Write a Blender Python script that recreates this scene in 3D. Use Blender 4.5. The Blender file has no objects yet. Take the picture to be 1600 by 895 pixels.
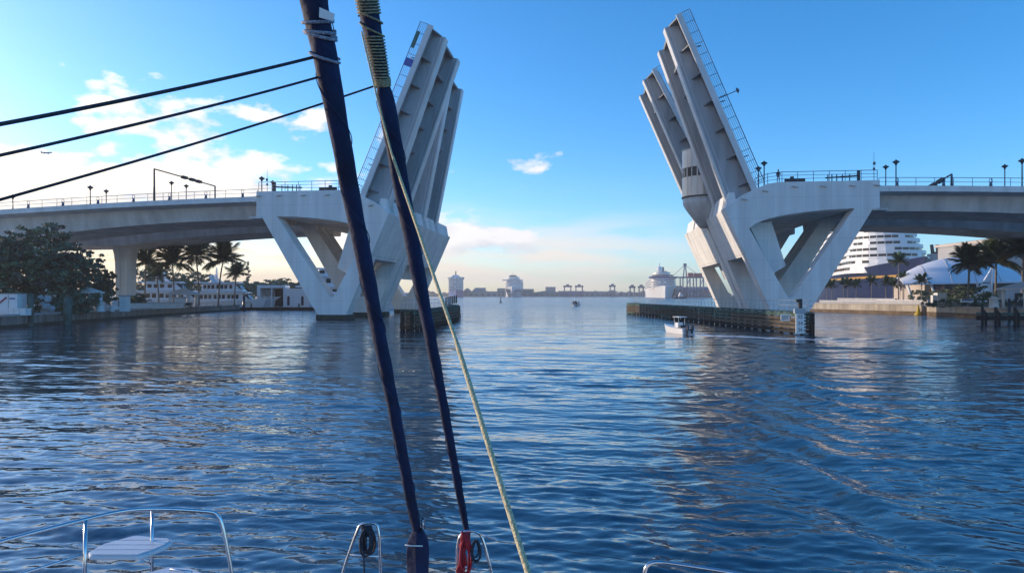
import bpy, bmesh, math, random
import numpy as np
from mathutils import Vector, Matrix
from mathutils.geometry import tessellate_polygon
random.seed(7)
R = math.radians
scene = bpy.context.scene
col = scene.collection

# ------------------------------------------------------------------ camera
EYE = 3.5            # eye height above the water
FPX = 1100.0         # focal length in pixels of the 1600 px wide photograph
HOR = 461.0          # horizon row
cam_d = bpy.data.cameras.new('camera')
cam = bpy.data.objects.new('camera', cam_d)
col.objects.link(cam)
cam.location = (0, 0, EYE)
cam.rotation_euler = (R(90), 0, 0)
cam_d.sensor_width = 36.0
cam_d.lens = 36.0 * FPX / 1600.0
cam_d.shift_y = (HOR - 447.5) / 1600.0
cam_d.clip_start = 0.05
cam_d.clip_end = 60000
scene.camera = cam

def W(px, py, d):
    """world point at depth d that the photograph shows at (px, py)"""
    return Vector(((px - 800.0) / FPX * d, d, EYE + (HOR - py) / FPX * d))
def WG(px, d, z=0.0):
    return Vector(((px - 800.0) / FPX * d, d, z))

# ------------------------------------------------------------------ sky and sun
SUN_AZ, SUN_EL = R(-68.0), R(10.0)      # azimuth from +Y, negative = left
world = bpy.data.worlds.new('World')
scene.world = world
world.use_nodes = True
nt = world.node_tree
for n in list(nt.nodes): nt.nodes.remove(n)
def wn(t, **k):
    n = nt.nodes.new(t)
    for a, b in k.items(): setattr(n, a, b)
    return n
def lk(a, b): nt.links.new(a, b)
def wmath(op, a, b=None, c=None, clamp=False):
    n = wn('ShaderNodeMath', operation=op); n.use_clamp = clamp
    for i, v in enumerate((a, b, c)):
        if v is None: continue
        if isinstance(v, (int, float)): n.inputs[i].default_value = v
        else: lk(v, n.inputs[i])
    return n.outputs[0]
def wstep(x, a, b):
    n = wn('ShaderNodeMapRange', interpolation_type='SMOOTHSTEP')
    lk(x, n.inputs[0]); n.inputs[1].default_value = a; n.inputs[2].default_value = b
    n.inputs[3].default_value = 0; n.inputs[4].default_value = 1
    return n.outputs[0]
def wgauss(x, c, w):
    d = wmath('DIVIDE', wmath('SUBTRACT', x, c), w)
    return wmath('EXPONENT', wmath('MULTIPLY', wmath('MULTIPLY', d, d), -1.0))
def wmix(f, a, b, bt='MIX'):
    n = wn('ShaderNodeMix', data_type='RGBA', blend_type=bt)
    for i, v in ((0, f), (6, a), (7, b)):
        if isinstance(v, (int, float)): n.inputs[i].default_value = v
        elif isinstance(v, tuple): n.inputs[i].default_value = (*v, 1)
        else: lk(v, n.inputs[i])
    return n.outputs[2]
sky = wn('ShaderNodeTexSky', sky_type='NISHITA')
sky.sun_disc = False
sky.sun_elevation = SUN_EL
sky.sun_rotation = SUN_AZ
sky.air_density = 0.75
sky.dust_density = 0.75
sky.ozone_density = 3.0
hs = wn('ShaderNodeHueSaturation')
hs.inputs['Saturation'].default_value = 1.24
hs.inputs['Value'].default_value = 1.0
lk(sky.outputs[0], hs.inputs['Color'])
tc = wn('ShaderNodeTexCoord')
sep = wn('ShaderNodeSeparateXYZ'); lk(tc.outputs['Generated'], sep.inputs[0])
az = wmath('ARCTAN2', sep.outputs[0], sep.outputs[1])
el = wmath('ARCSINE', wmath('MAXIMUM', wmath('MINIMUM', sep.outputs[2], 0.9999), -0.9999))
def cnoise(sa, se, seed, detail=7, rough=0.58, off=(0, 0)):
    cb = wn('ShaderNodeCombineXYZ')
    lk(wmath('MULTIPLY_ADD', az, sa, off[0]), cb.inputs[0])
    lk(wmath('MULTIPLY_ADD', el, se, off[1]), cb.inputs[1])
    cb.inputs[2].default_value = seed
    n = wn('ShaderNodeTexNoise'); n.noise_dimensions = '3D'
    lk(cb.outputs[0], n.inputs['Vector'])
    n.inputs['Scale'].default_value = 1.0
    n.inputs['Detail'].default_value = detail
    n.inputs['Roughness'].default_value = rough
    return n.outputs['Fac']
# cumulus bank, thicker toward the sunward (left) side of the sky
n1 = cnoise(9.5, 19.0, 5.2, detail=8, rough=0.55)
n1s = cnoise(9.5, 19.0, 5.2, detail=8, rough=0.55, off=(-0.24, 0.40))       # sampled toward the sun: self shading
leftness = wstep(az, 0.08, -0.42)
cov = wmath('ADD', wmath('MULTIPLY', wmath('MULTIPLY', leftness, wgauss(el, 0.165, 0.10)), 0.245),
            wmath('MULTIPLY', wmath('MULTIPLY', wstep(az, 0.30, 0.05), wgauss(el, 0.085, 0.05)), 0.19))
cov = wmath('ADD', cov, wmath('MULTIPLY', wmath('MULTIPLY', wgauss(az, 0.02, 0.045), wgauss(el, 0.187, 0.022)), 0.21))
thr = wmath('SUBTRACT', 0.70, cov)
dens = wmath('DIVIDE', wmath('SUBTRACT', n1, thr), 0.085, clamp=True)
dens = wmath('MULTIPLY', dens, wstep(el, 0.62, 0.34))
# low thin stratus near the horizon
n2 = cnoise(5.0, 34.0, 9.1, detail=6)
lowm = wmath('MULTIPLY', wmath('MULTIPLY', wstep(n2, 0.36, 0.64), wgauss(el, 0.045, 0.055)), wstep(az, 0.40, 0.02))
lowm = wmath('MULTIPLY', lowm, 0.95)
shade = wmath('MULTIPLY_ADD', wmath('SUBTRACT', n1, n1s), 3.4, 0.66, clamp=True)
K = 4.3
near_sun = wstep(az, 0.1, -0.6)
lit = wmix(near_sun, (0.74 * K, 0.72 * K, 0.74 * K), (1.0 * K, 0.90 * K, 0.74 * K))
shd = wmix(near_sun, (0.42 * K, 0.46 * K, 0.54 * K), (0.60 * K, 0.56 * K, 0.56 * K))
ccol = wmix(shade, shd, lit)
lcol = wmix(near_sun, (0.74 * K, 0.66 * K, 0.60 * K), (0.94 * K, 0.70 * K, 0.42 * K))
glow = wmath('MULTIPLY', wmath('MULTIPLY', wgauss(el, 0.0, 0.075), wstep(az, 0.35, -0.55)), 0.75)   # dusty band above the horizon, sunward
s0 = wmix(glow, hs.outputs[0], (0.95 * K, 0.72 * K, 0.42 * K))
s1 = wmix(lowm, s0, lcol)
s2 = wmix(wmath('MULTIPLY', dens, 0.93), s1, ccol)
bg = wn('ShaderNodeBackground'); bg.inputs['Strength'].default_value = 0.12
lk(s2, bg.inputs['Color'])
wo = wn('ShaderNodeOutputWorld'); lk(bg.outputs[0], wo.inputs['Surface'])

sun_d = bpy.data.lights.new('sun', 'SUN')
sun_d.energy = 1.5
sun_d.angle = R(0.6)
sun_d.color = (1.0, 0.79, 0.58)
sun = bpy.data.objects.new('sun', sun_d)
col.objects.link(sun)
sdir = Vector((math.sin(SUN_AZ) * math.cos(SUN_EL), math.cos(SUN_AZ) * math.cos(SUN_EL), math.sin(SUN_EL)))
sun.rotation_euler = (-sdir).to_track_quat('-Z', 'Y').to_euler()
sun.location = (-60, 40, 60)

scene.view_settings.view_transform = 'Standard'
scene.view_settings.look = 'None'
scene.view_settings.gamma = 1.0
scene.view_settings.use_curve_mapping = False
scene.view_settings.exposure = 1.52
scene.cycles.max_bounces = 6
scene.cycles.glossy_bounces = 3
scene.cycles.transmission_bounces = 4
scene.cycles.volume_bounces = 0
scene.cycles.use_denoising = True
scene.cycles.sample_clamp_indirect = 6.0

# ------------------------------------------------------------------ materials
def mat(name, c, rough=0.6, metal=0.0, var=0.10, scale=1.0, bump=0.0, bscale=None, streak=0.0, c2=None,
        spec=0.5, ior=None, coat=0.0, alpha=None, joints=0.0):
    m = bpy.data.materials.new(name); m.use_nodes = True
    t = m.node_tree; b = t.nodes['Principled BSDF']
    b.inputs['Roughness'].default_value = rough
    b.inputs['Metallic'].default_value = metal
    b.inputs['Specular IOR Level'].default_value = spec
    if coat: b.inputs['Coat Weight'].default_value = coat
    if ior: b.inputs['IOR'].default_value = ior
    co = t.nodes.new('ShaderNodeTexCoord')
    no = t.nodes.new('ShaderNodeTexNoise')
    no.inputs['Scale'].default_value = scale; no.inputs['Detail'].default_value = 6
    no.inputs['Roughness'].default_value = 0.62
    t.links.new(co.outputs['Object'], no.inputs['Vector'])
    rp = t.nodes.new('ShaderNodeMapRange')
    rp.inputs[1].default_value = 0.3; rp.inputs[2].default_value = 0.7
    t.links.new(no.outputs['Fac'], rp.inputs[0])
    fac = rp.outputs[0]
    if streak:
        mp = t.nodes.new('ShaderNodeMapping'); mp.inputs['Scale'].default_value = (1.3, 1.3, 0.09)
        t.links.new(co.outputs['Object'], mp.inputs[0])
        n2 = t.nodes.new('ShaderNodeTexNoise'); n2.inputs['Scale'].default_value = scale * 2.0
        n2.inputs['Detail'].default_value = 5
        t.links.new(mp.outputs[0], n2.inputs['Vector'])
        mm = t.nodes.new('ShaderNodeMix'); mm.inputs[0].default_value = streak
        t.links.new(fac, mm.inputs[2]); rs_ = t.nodes.new('ShaderNodeMapRange'); rs_.inputs[1].default_value = 0.36; rs_.inputs[2].default_value = 0.62; t.links.new(n2.outputs['Fac'], rs_.inputs[0]); t.links.new(rs_.outputs[0], mm.inputs[3])
        fac = mm.outputs[0]
    mx = t.nodes.new('ShaderNodeMix'); mx.data_type = 'RGBA'
    d = c2 if c2 else tuple(x * (1 - 2 * var) for x in c)
    e = c if c2 else tuple(min(1, x * (1 + var)) for x in c)
    mx.inputs[6].default_value = (*d, 1); mx.inputs[7].default_value = (*e, 1)
    t.links.new(fac, mx.inputs[0])
    outc = mx.outputs[2]
    if joints:
        sx_ = t.nodes.new('ShaderNodeSeparateXYZ'); t.links.new(co.outputs['Object'], sx_.inputs[0])
        prev = None
        for ax, per in ((0, joints), (2, joints * 0.75)):
            dv = t.nodes.new('ShaderNodeMath'); dv.operation = 'DIVIDE'; dv.inputs[1].default_value = per; t.links.new(sx_.outputs[ax], dv.inputs[0])
            fr_ = t.nodes.new('ShaderNodeMath'); fr_.operation = 'FRACT'; t.links.new(dv.outputs[0], fr_.inputs[0])
            lt_ = t.nodes.new('ShaderNodeMath'); lt_.operation = 'LESS_THAN'; lt_.inputs[1].default_value = 0.05 / per; t.links.new(fr_.outputs[0], lt_.inputs[0])
            if prev is None: prev = lt_.outputs[0]
            else:
                mxm = t.nodes.new('ShaderNodeMath'); mxm.operation = 'MAXIMUM'; t.links.new(prev, mxm.inputs[0]); t.links.new(lt_.outputs[0], mxm.inputs[1]); prev = mxm.outputs[0]
        sc_ = t.nodes.new('ShaderNodeMath'); sc_.operation = 'MULTIPLY'; sc_.inputs[1].default_value = 0.30; t.links.new(prev, sc_.inputs[0])
        m3 = t.nodes.new('ShaderNodeMix'); m3.data_type = 'RGBA'; t.links.new(sc_.outputs[0], m3.inputs[0]); t.links.new(outc, m3.inputs[6])
        m3.inputs[7].default_value = (*(x * 0.35 for x in c), 1); outc = m3.outputs[2]
    t.links.new(outc, b.inputs['Base Color'])
    if bump:
        nb = t.nodes.new('ShaderNodeTexNoise'); nb.inputs['Scale'].default_value = bscale or scale * 6
        nb.inputs['Detail'].default_value = 4
        t.links.new(co.outputs['Object'], nb.inputs['Vector'])
        bp = t.nodes.new('ShaderNodeBump'); bp.inputs['Strength'].default_value = bump
        bp.inputs['Distance'].default_value = 0.05
        t.links.new(nb.outputs['Fac'], bp.inputs['Height'])
        t.links.new(bp.outputs[0], b.inputs['Normal'])
    if alpha is not None: b.inputs['Alpha'].default_value = alpha
    return m
M = {}
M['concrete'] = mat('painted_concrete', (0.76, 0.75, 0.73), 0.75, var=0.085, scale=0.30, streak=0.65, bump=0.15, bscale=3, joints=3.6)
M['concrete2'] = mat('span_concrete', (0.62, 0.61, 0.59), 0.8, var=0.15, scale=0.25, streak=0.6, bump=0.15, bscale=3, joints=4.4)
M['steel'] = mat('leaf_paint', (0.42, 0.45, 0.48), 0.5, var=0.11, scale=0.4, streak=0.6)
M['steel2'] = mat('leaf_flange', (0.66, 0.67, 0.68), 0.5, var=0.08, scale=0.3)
M['steel_shaded'] = mat('leaf_shaded_steel', (0.24, 0.26, 0.28), 0.6, var=0.12, scale=0.4)  # darker copy of the leaf steel; shade under the deck put into the colour
M['rail'] = mat('rail_blue_grey', (0.10, 0.16, 0.24), 0.5, var=0.05)
M['railg'] = mat('rail_grey', (0.36, 0.39, 0.43), 0.5, var=0.05)
M['dark'] = mat('dark_grey', (0.03, 0.032, 0.036), 0.6)
M['black'] = mat('black_rubber', (0.008, 0.008, 0.01), 0.6)
M['white'] = mat('white_gelcoat', (0.78, 0.78, 0.78), 0.25, var=0.03, scale=0.5)
M['glass'] = mat('dark_glass', (0.012, 0.02, 0.03), 0.12, var=0.05, spec=0.25)
M['asphalt'] = mat('asphalt', (0.05, 0.05, 0.052), 0.9, var=0.15, scale=2)
M['algae'] = mat('algae_band', (0.045, 0.05, 0.035), 0.8, var=0.3, scale=1.2)
M['panel'] = mat('metal_cladding', (0.50, 0.48, 0.46), 0.36, metal=0.45, var=0.12, scale=0.4, streak=0.8)

# ------------------------------------------------------------------ mesh helpers
class MB:
    def __init__(s): s.v = []; s.f = []; s.s = []
    def add(s, vs, fs, smooth=False):
        o = len(s.v); s.v += [tuple(p) for p in vs]
        s.f += [tuple(i + o for i in f) for f in fs]; s.s += [smooth] * len(fs); return s
    def box(s, c, d, rz=0.0, rot=None):
        x, y, z = (q / 2 for q in d)
        p = [Vector((a * x, b * y, e * z)) for e in (-1, 1) for b in (-1, 1) for a in (-1, 1)]
        m = rot if rot is not None else Matrix.Rotation(rz, 3, 'Z')
        p = [m @ q + Vector(c) for q in p]
        return s.add(p, [(0, 2, 3, 1), (4, 5, 7, 6), (0, 1, 5, 4), (2, 6, 7, 3), (0, 4, 6, 2), (1, 3, 7, 5)])
    def bx(s, x0, x1, y0, y1, z0, z1):
        return s.box(((x0 + x1) / 2, (y0 + y1) / 2, (z0 + z1) / 2), (abs(x1 - x0), abs(y1 - y0), abs(z1 - z0)))
    def hexa(s, p):       # 8 points: bottom loop 0-3, top loop 4-7
        return s.add(p, [(3, 2, 1, 0), (4, 5, 6, 7), (0, 1, 5, 4), (1, 2, 6, 5), (2, 3, 7, 6), (3, 0, 4, 7)])
    def beam(s, a, b, w, h, up=(0, 0, 1)):
        a = Vector(a); b = Vector(b); d = (b - a).normalized(); u = Vector(up)
        r = d.cross(u)
        if r.length < 1e-4: r = d.cross(Vector((0, 1, 0)))
        r.normalize(); u = r.cross(d)
        q = [(-w / 2, -h / 2), (w / 2, -h / 2), (w / 2, h / 2), (-w / 2, h / 2)]
        return s.hexa([a + r * i + u * j for i, j in q] + [b + r * i + u * j for i, j in q])
    def tube(s, pts, r, n=8, caps=True, smooth=True):
        pts = [Vector(p) for p in pts]; m = len(pts)
        rr = r if isinstance(r, (list, tuple)) else [r] * m
        t0 = (pts[1] - pts[0]).normalized()
        ref = Vector((0, 0, 1)) if abs(t0.z) < 0.9 else Vector((1, 0, 0))
        nrm = (ref - t0 * ref.dot(t0)).normalized()
        vs = []
        for i in range(m):
            t = (pts[min(i + 1, m - 1)] - pts[max(i - 1, 0)]).normalized()
            nrm = (nrm - t * nrm.dot(t)).normalized(); bi = t.cross(nrm)
            for k in range(n):
                a = 2 * math.pi * k / n
                vs.append(pts[i] + (nrm * math.cos(a) + bi * math.sin(a)) * rr[i])
        fs = [(i * n + k, i * n + (k + 1) % n, (i + 1) * n + (k + 1) % n, (i + 1) * n + k) for i in range(m - 1) for k in range(n)]
        s.add(vs, fs, smooth)
        if caps:
            o = len(s.v) - len(vs)
            s.f += [tuple(o + k for k in reversed(range(n))), tuple(o + (m - 1) * n + k for k in range(n))]; s.s += [False, False]
        return s
    def lathe(s, prof, n=16, c=(0, 0, 0), smooth=True):
        vs = [(c[0] + r * math.cos(2 * math.pi * k / n), c[1] + r * math.sin(2 * math.pi * k / n), c[2] + z) for r, z in prof for k in range(n)]
        m = len(prof)
        fs = [(i * n + k, i * n + (k + 1) % n, (i + 1) * n + (k + 1) % n, (i + 1) * n + k) for i in range(m - 1) for k in range(n)]
        s.add(vs, fs, smooth)
        o = len(s.v) - len(vs)
        s.f += [tuple(o + k for k in reversed(range(n))), tuple(o + (m - 1) * n + k for k in range(n))]; s.s += [False, False]
        return s
    def prism(s, loops, f0, f1):
        """extrude outline (loops[0]) with holes; f0/f1 map a 2-D point to 3-D at both ends"""
        flat = [p for lp in loops for p in lp]
        tris = tessellate_polygon([[Vector((p[0], p[1], 0)) for p in lp] for lp in loops])
        n = len(flat)
        vs = [f0(*p) for p in flat] + [f1(*p) for p in flat]
        fs = [tuple(t) for t in tris] + [tuple(n + i for i in reversed(t)) for t in tris]
        o = 0
        for lp in loops:
            k = len(lp)
            fs += [(o + i, o + (i + 1) % k, n + o + (i + 1) % k, n + o + i) for i in range(k)]
            o += k
        return s.add(vs, fs)
    def loft(s, secs, closed=True, caps=True, smooth=True):
        n = len(secs[0]); vs = [p for q in secs for p in q]; m = len(secs)
        kk = n if closed else n - 1
        fs = [(i * n + k, i * n + (k + 1) % n, (i + 1) * n + (k + 1) % n, (i + 1) * n + k) for i in range(m - 1) for k in range(kk)]
        s.add(vs, fs, smooth)
        if caps and closed:
            o = len(s.v) - len(vs)
            s.f += [tuple(o + k for k in reversed(range(n))), tuple(o + (m - 1) * n + k for k in range(n))]; s.s += [False, False]
        return s
    def mesh(s, name, m, fix=True):
        me = bpy.data.meshes.new(name); me.from_pydata(s.v, [], s.f)
        me.polygons.foreach_set('use_smooth', s.s)
        if fix:
            bm = bmesh.new(); bm.from_mesh(me)
            bmesh.ops.recalc_face_normals(bm, faces=bm.faces); bm.to_mesh(me); bm.free()
        me.materials.append(M[m] if isinstance(m, str) else m); me.update()
        return me
    def build(s, name, m, parent=None, kind=None, fix=True, bevel=0, label=None):
        o = bpy.data.objects.new(name, s.mesh(name, m, fix)); col.objects.link(o)
        if parent is not None: o.parent = parent
        if kind: o['kind'] = kind
        if label: o['label'] = label
        if bevel:
            b = o.modifiers.new('bevel', 'BEVEL'); b.width = bevel; b.segments = 2; b.limit_method = 'ANGLE'
        return o
def tag(o, label, cat, group=None):
    o['label'] = label; o['category'] = cat
    if group: o['group'] = group
    return o
def thing(name, label, cat, loc=(0, 0, 0), rz=0.0, group=None):
    o = bpy.data.objects.new(name, None); col.objects.link(o); o.location = loc; o.rotation_euler = (0, 0, rz)
    o.empty_display_size = 0.3
    return tag(o, label, cat, group)
def copy_tree(o, parent=None):
    c = o.copy(); col.objects.link(c); c.parent = parent
    for ch in list(o.children): copy_tree(ch, c)
    return c
def struct(o): o['kind'] = 'structure'; return o
# ------------------------------------------------------------------ water: one sheet to the horizon
def wave_height(X, Y, spacing):
    rng = np.random.RandomState(11)
    H = np.zeros_like(X)
    for i in range(120):
        lam = 0.24 * (4.0 / 0.24) ** (rng.rand() ** 1.15)
        ang = R(78) + rng.randn() * 0.36
        k = 2 * math.pi / lam
        amp = 0.00165 * lam ** 0.86 * (0.6 + 0.8 * rng.rand())
        if lam > 1.6: amp *= 0.55
        ph = rng.rand() * 6.283
        fade = np.clip((lam / spacing - 1.9) / 1.2, 0, 1)
        cx, cy = math.cos(ang), math.sin(ang)
        arg = k * (X * cx + Y * cy) + ph
        H += fade * amp * (np.sin(arg) + 0.30 * np.sin(2 * arg + 0.9))
    # gentle patches of calmer and rougher water
    g = 1.0 + 0.42 * np.sin(X * 0.21 + 1.0 + 0.9 * np.sin(Y * 0.17)) * np.sin(Y * 0.26 - 0.5 + X * 0.08) + 0.22 * np.sin(X * 0.6 + 2 * np.sin(Y * .33)) * np.sin(Y * 0.75 + .4)
    H *= g
    # old wake train crossing the right-hand water, crests running toward the viewer
    cl = 3.2 + (Y - 14.0) * 0.31
    env = np.exp(-((X - cl - 3.0) / 3.2) ** 2) * np.clip((Y - 6) / 6, 0, 1) * np.clip((62 - Y) / 25, 0, 1)
    for lam, a_, th, ph in ((1.15, .018, .10, 0.3), (1.7, .030, .22, 1.9), (0.8, .009, -.05, 4.0), (2.4, .034, .30, 2.2)):
        H += env * np.clip((lam / spacing - 2.0) / 2.0, 0, 1) * a_ * np.sin(2 * math.pi / lam * (X * math.cos(th) + Y * math.sin(th)) + ph + 0.7 * np.sin(Y * .35))
    return H
def wake(X, Y, x0, y0, hx, hy, amp, lam, reach):
    """diverging stern waves of a boat at x0,y0 that heads along hx,hy"""
    s = -((X - x0) * hx + (Y - y0) * hy)              # distance astern
    c = (X - x0) * hy - (Y - y0) * hx                  # across
    sp = np.clip(s, 0.01, None)
    arm = 0.30 * sp + 1.0
    q = (np.abs(c) - arm)
    env = np.exp(-(q / (0.10 * sp + 0.9)) ** 2) * np.clip(s / 2, 0, 1) * np.exp(-sp / reach)
    ph = 2 * math.pi * (np.abs(c) * 0.80 + s * 0.60) / lam
    turb = np.exp(-(c / (0.8 + 0.035 * sp)) ** 2) * np.clip(s, 0, 1) * np.exp(-sp / reach)
    return amp * env * np.sin(ph) + 0.25 * amp * turb * np.sin(X * 3.1 + 2 * np.sin(Y * 2.3)) * np.sin(Y * 2.7)
def make_water():
    na, nr = 900, 520
    a_front = np.linspace(R(-52), R(52), na)
    a_back = np.linspace(R(52), R(308), 80)[1:-1]
    ang = np.concatenate([a_front, a_back]); A = len(ang)
    r = [1.2]
    while r[-1] < 40000 and len(r) < 2000:
        d = r[-1]
        dr = max(0.030, d * d / 6400.0) if d < 150 else max(d * d / 2900.0, d * 0.03)
        r.append(d + min(dr, d * 0.25))
    r = np.array(r); n = len(r)
    RR, AA = np.meshgrid(r, ang, indexing='ij')
    X = RR * np.sin(AA); Y = RR * np.cos(AA)
    step = np.gradient(r)[:, None] * np.ones_like(X)
    sp = np.maximum(np.minimum(step, 6), RR * (R(104) / na) * 1.0)
    Z = wave_height(X, Y, sp)
    far = np.clip((230 - RR) / 100, 0, 1)
    bx, by = 16.0, 62.9
    hx, hy = -0.62, 0.785
    Z += wake(X, Y, bx, by, hx, hy, 0.11, 3.2, 36) * np.clip(8.0 / np.maximum(sp, 1.0), 0, 1)
    Z *= far
    back = (np.abs((AA + math.pi) % (2 * math.pi) - math.pi) > R(51.5))
    Z[back] *= 0.0
    s_ = -((X - bx) * hx + (Y - by) * hy); c_ = (X - bx) * hy - (Y - by) * hx
    sc = np.clip(s_, 0, None)
    bend = 0.012 * sc * sc                                   # the trail curves a little
    foam = np.exp(-((c_ - bend) / (0.55 + 0.05 * sc)) ** 2) * np.clip(s_ + 0.6, 0, 1) * np.exp(-sc / 11.0)
    foam += 0.35 * np.exp(-((np.abs(c_) - 0.30 * sc - 1.0) / 0.35) ** 2) * np.clip(s_, 0, 1) * np.exp(-sc / 6.0)
    verts = np.stack([X, Y, Z], -1).reshape(-1, 3)
    i = np.arange(n - 1)[:, None]; j = np.arange(A)[None, :]; j2 = (j + 1) % A
    q = np.stack([i * A + j, i * A + j2, (i + 1) * A + j2, (i + 1) * A + j], -1).reshape(-1, 4)
    q = q[:, ::-1]
    c0 = len(verts)
    verts = np.vstack([verts, [[0, 0, 0]]])
    tri = np.stack([np.arange(A), np.full(A, c0), (np.arange(A) + 1) % A], -1)
    me = bpy.data.meshes.new('water')
    me.vertices.add(len(verts)); me.vertices.foreach_set('co', verts.astype(np.float32).ravel())
    loops = np.concatenate([q.ravel(), tri.ravel()])
    me.loops.add(len(loops)); me.loops.foreach_set('vertex_index', loops.astype(np.int32))
    ls = np.concatenate([np.arange(len(q)) * 4, len(q) * 4 + np.arange(A) * 3])
    me.polygons.add(len(ls)); me.polygons.foreach_set('loop_start', ls.astype(np.int32))
    me.polygons.foreach_set('use_smooth', np.ones(len(ls), dtype=bool))
    me.update(calc_edges=True)
    at_ = me.attributes.new('foam', 'FLOAT', 'POINT'); at_.data.foreach_set('value', np.append(foam.ravel(), 0).astype(np.float32))
    ar_ = me.attributes.new('chop', 'FLOAT', 'POINT'); ar_.data.foreach_set('value', np.append(np.clip((RR - 28) / 190, 0, 1).ravel(), 0).astype(np.float32))
    m = bpy.data.materials.new('harbour_water'); m.use_nodes = True
    t = m.node_tree; b = t.nodes['Principled BSDF']
    b.inputs['Base Color'].default_value = (0.012, 0.045, 0.075, 1)
    b.inputs['Roughness'].default_value = 0.055
    b.inputs['IOR'].default_value = 2.0
    b.inputs['Specular IOR Level'].default_value = 0.5
    co = t.nodes.new('ShaderNodeTexCoord')
    def nz(sx, sy, sc, det, rot=0.2):
        mp = t.nodes.new('ShaderNodeMapping'); mp.inputs['Scale'].default_value = (sx, sy, 1); mp.inputs['Rotation'].default_value = (0, 0, rot)
        t.links.new(co.outputs['Object'], mp.inputs[0])
        k = t.nodes.new('ShaderNodeTexNoise'); k.inputs['Scale'].default_value = sc; k.inputs['Detail'].default_value = det
        k.inputs['Roughness'].default_value = 0.5
        t.links.new(mp.outputs[0], k.inputs['Vector']); return k.outputs['Fac']
    def bumpn(h, strength, dist, prev=None):
        bp = t.nodes.new('ShaderNodeBump'); bp.inputs['Strength'].default_value = strength; bp.inputs['Distance'].default_value = dist
        t.links.new(h, bp.inputs['Height'])
        if prev is not None: t.links.new(prev, bp.inputs['Normal'])
        return bp.outputs[0]
    b0 = bumpn(nz(0.32, 1.0, 0.16, 3, 0.10), 1.0, 0.30)
    ch = t.nodes.new('ShaderNodeAttribute'); ch.attribute_name = 'chop'      # unresolved ripples far out
    cr_ = t.nodes.new('ShaderNodeMapRange'); cr_.inputs[3].default_value = 0.035; cr_.inputs[4].default_value = 0.16; t.links.new(ch.outputs['Fac'], cr_.inputs[0]); t.links.new(cr_.outputs[0], b.inputs['Roughness'])
    bF = t.nodes.new('ShaderNodeBump'); bF.inputs['Distance'].default_value = 1.7; t.links.new(ch.outputs['Fac'], bF.inputs['Strength']); t.links.new(nz(0.30, 1.0, 0.30, 5, 0.06), bF.inputs['Height']); t.links.new(b0, bF.inputs['Normal']); b0 = bF.outputs[0]
    b1 = bumpn(nz(0.5, 1.0, 0.7, 3, 0.25), 1.0, 0.09, b0)
    b2 = bumpn(nz(0.55, 1.0, 3.2, 3, -0.12), 1.0, 0.011, b1)
    b3 = bumpn(nz(0.6, 1.0, 9.0, 3, 0.3), 1.0, 0.0035, b2)
    t.links.new(b3, b.inputs['Normal'])
    # thin foam on the motorboat's trail
    fa = t.nodes.new('ShaderNodeAttribute'); fa.attribute_name = 'foam'
    fn = nz(1.0, 1.0, 1.6, 6, 0.0)
    ad = t.nodes.new('ShaderNodeMath'); ad.operation = 'MULTIPLY_ADD'; ad.inputs[1].default_value = 1.6
    t.links.new(fa.outputs['Fac'], ad.inputs[0]); t.links.new(fn, ad.inputs[2])
    rp = t.nodes.new('ShaderNodeMapRange'); rp.inputs[1].default_value = 0.80; rp.inputs[2].default_value = 1.25; t.links.new(ad.outputs[0], rp.inputs[0])
    df = t.nodes.new('ShaderNodeBsdfDiffuse'); df.inputs['Color'].default_value = (0.7, 0.73, 0.75, 1)
    ms = t.nodes.new('ShaderNodeMixShader'); t.links.new(rp.outputs[0], ms.inputs[0]); t.links.new(b.outputs[0], ms.inputs[1]); t.links.new(df.outputs[0], ms.inputs[2])
    t.links.new(ms.outputs[0], t.nodes['Material Output'].inputs['Surface'])
    me.materials.append(m)
    o = bpy.data.objects.new('water', me); col.objects.link(o)
    return struct(o)
make_water()
# ------------------------------------------------------------------ bascule bridge
TH = math.atan(130.0 / FPX)                     # the roadway is turned a little to the view
BU = Vector((math.cos(TH), -math.sin(TH), 0)); BV = Vector((math.sin(TH), math.cos(TH), 0))
BO = BU * -5.8 + BV * 95.0                       # middle of the channel on the near face
def BW(x, y, z): return BO + BU * x + BV * y + Vector((0, 0, z))
NEAR, FAR = (0.0, 16.0), (17.2, 41.5)
def deck_z(x): return 17.5 - max(0, abs(x) - 20) ** 2 * 0.00039
def soffit_z(x):
    a = abs(x); q = (a - 50) / 30.0 if a < 80 else (110 - a) / 30.0
    return deck_z(a) - 2.65 - 1.15 * q * q

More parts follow.
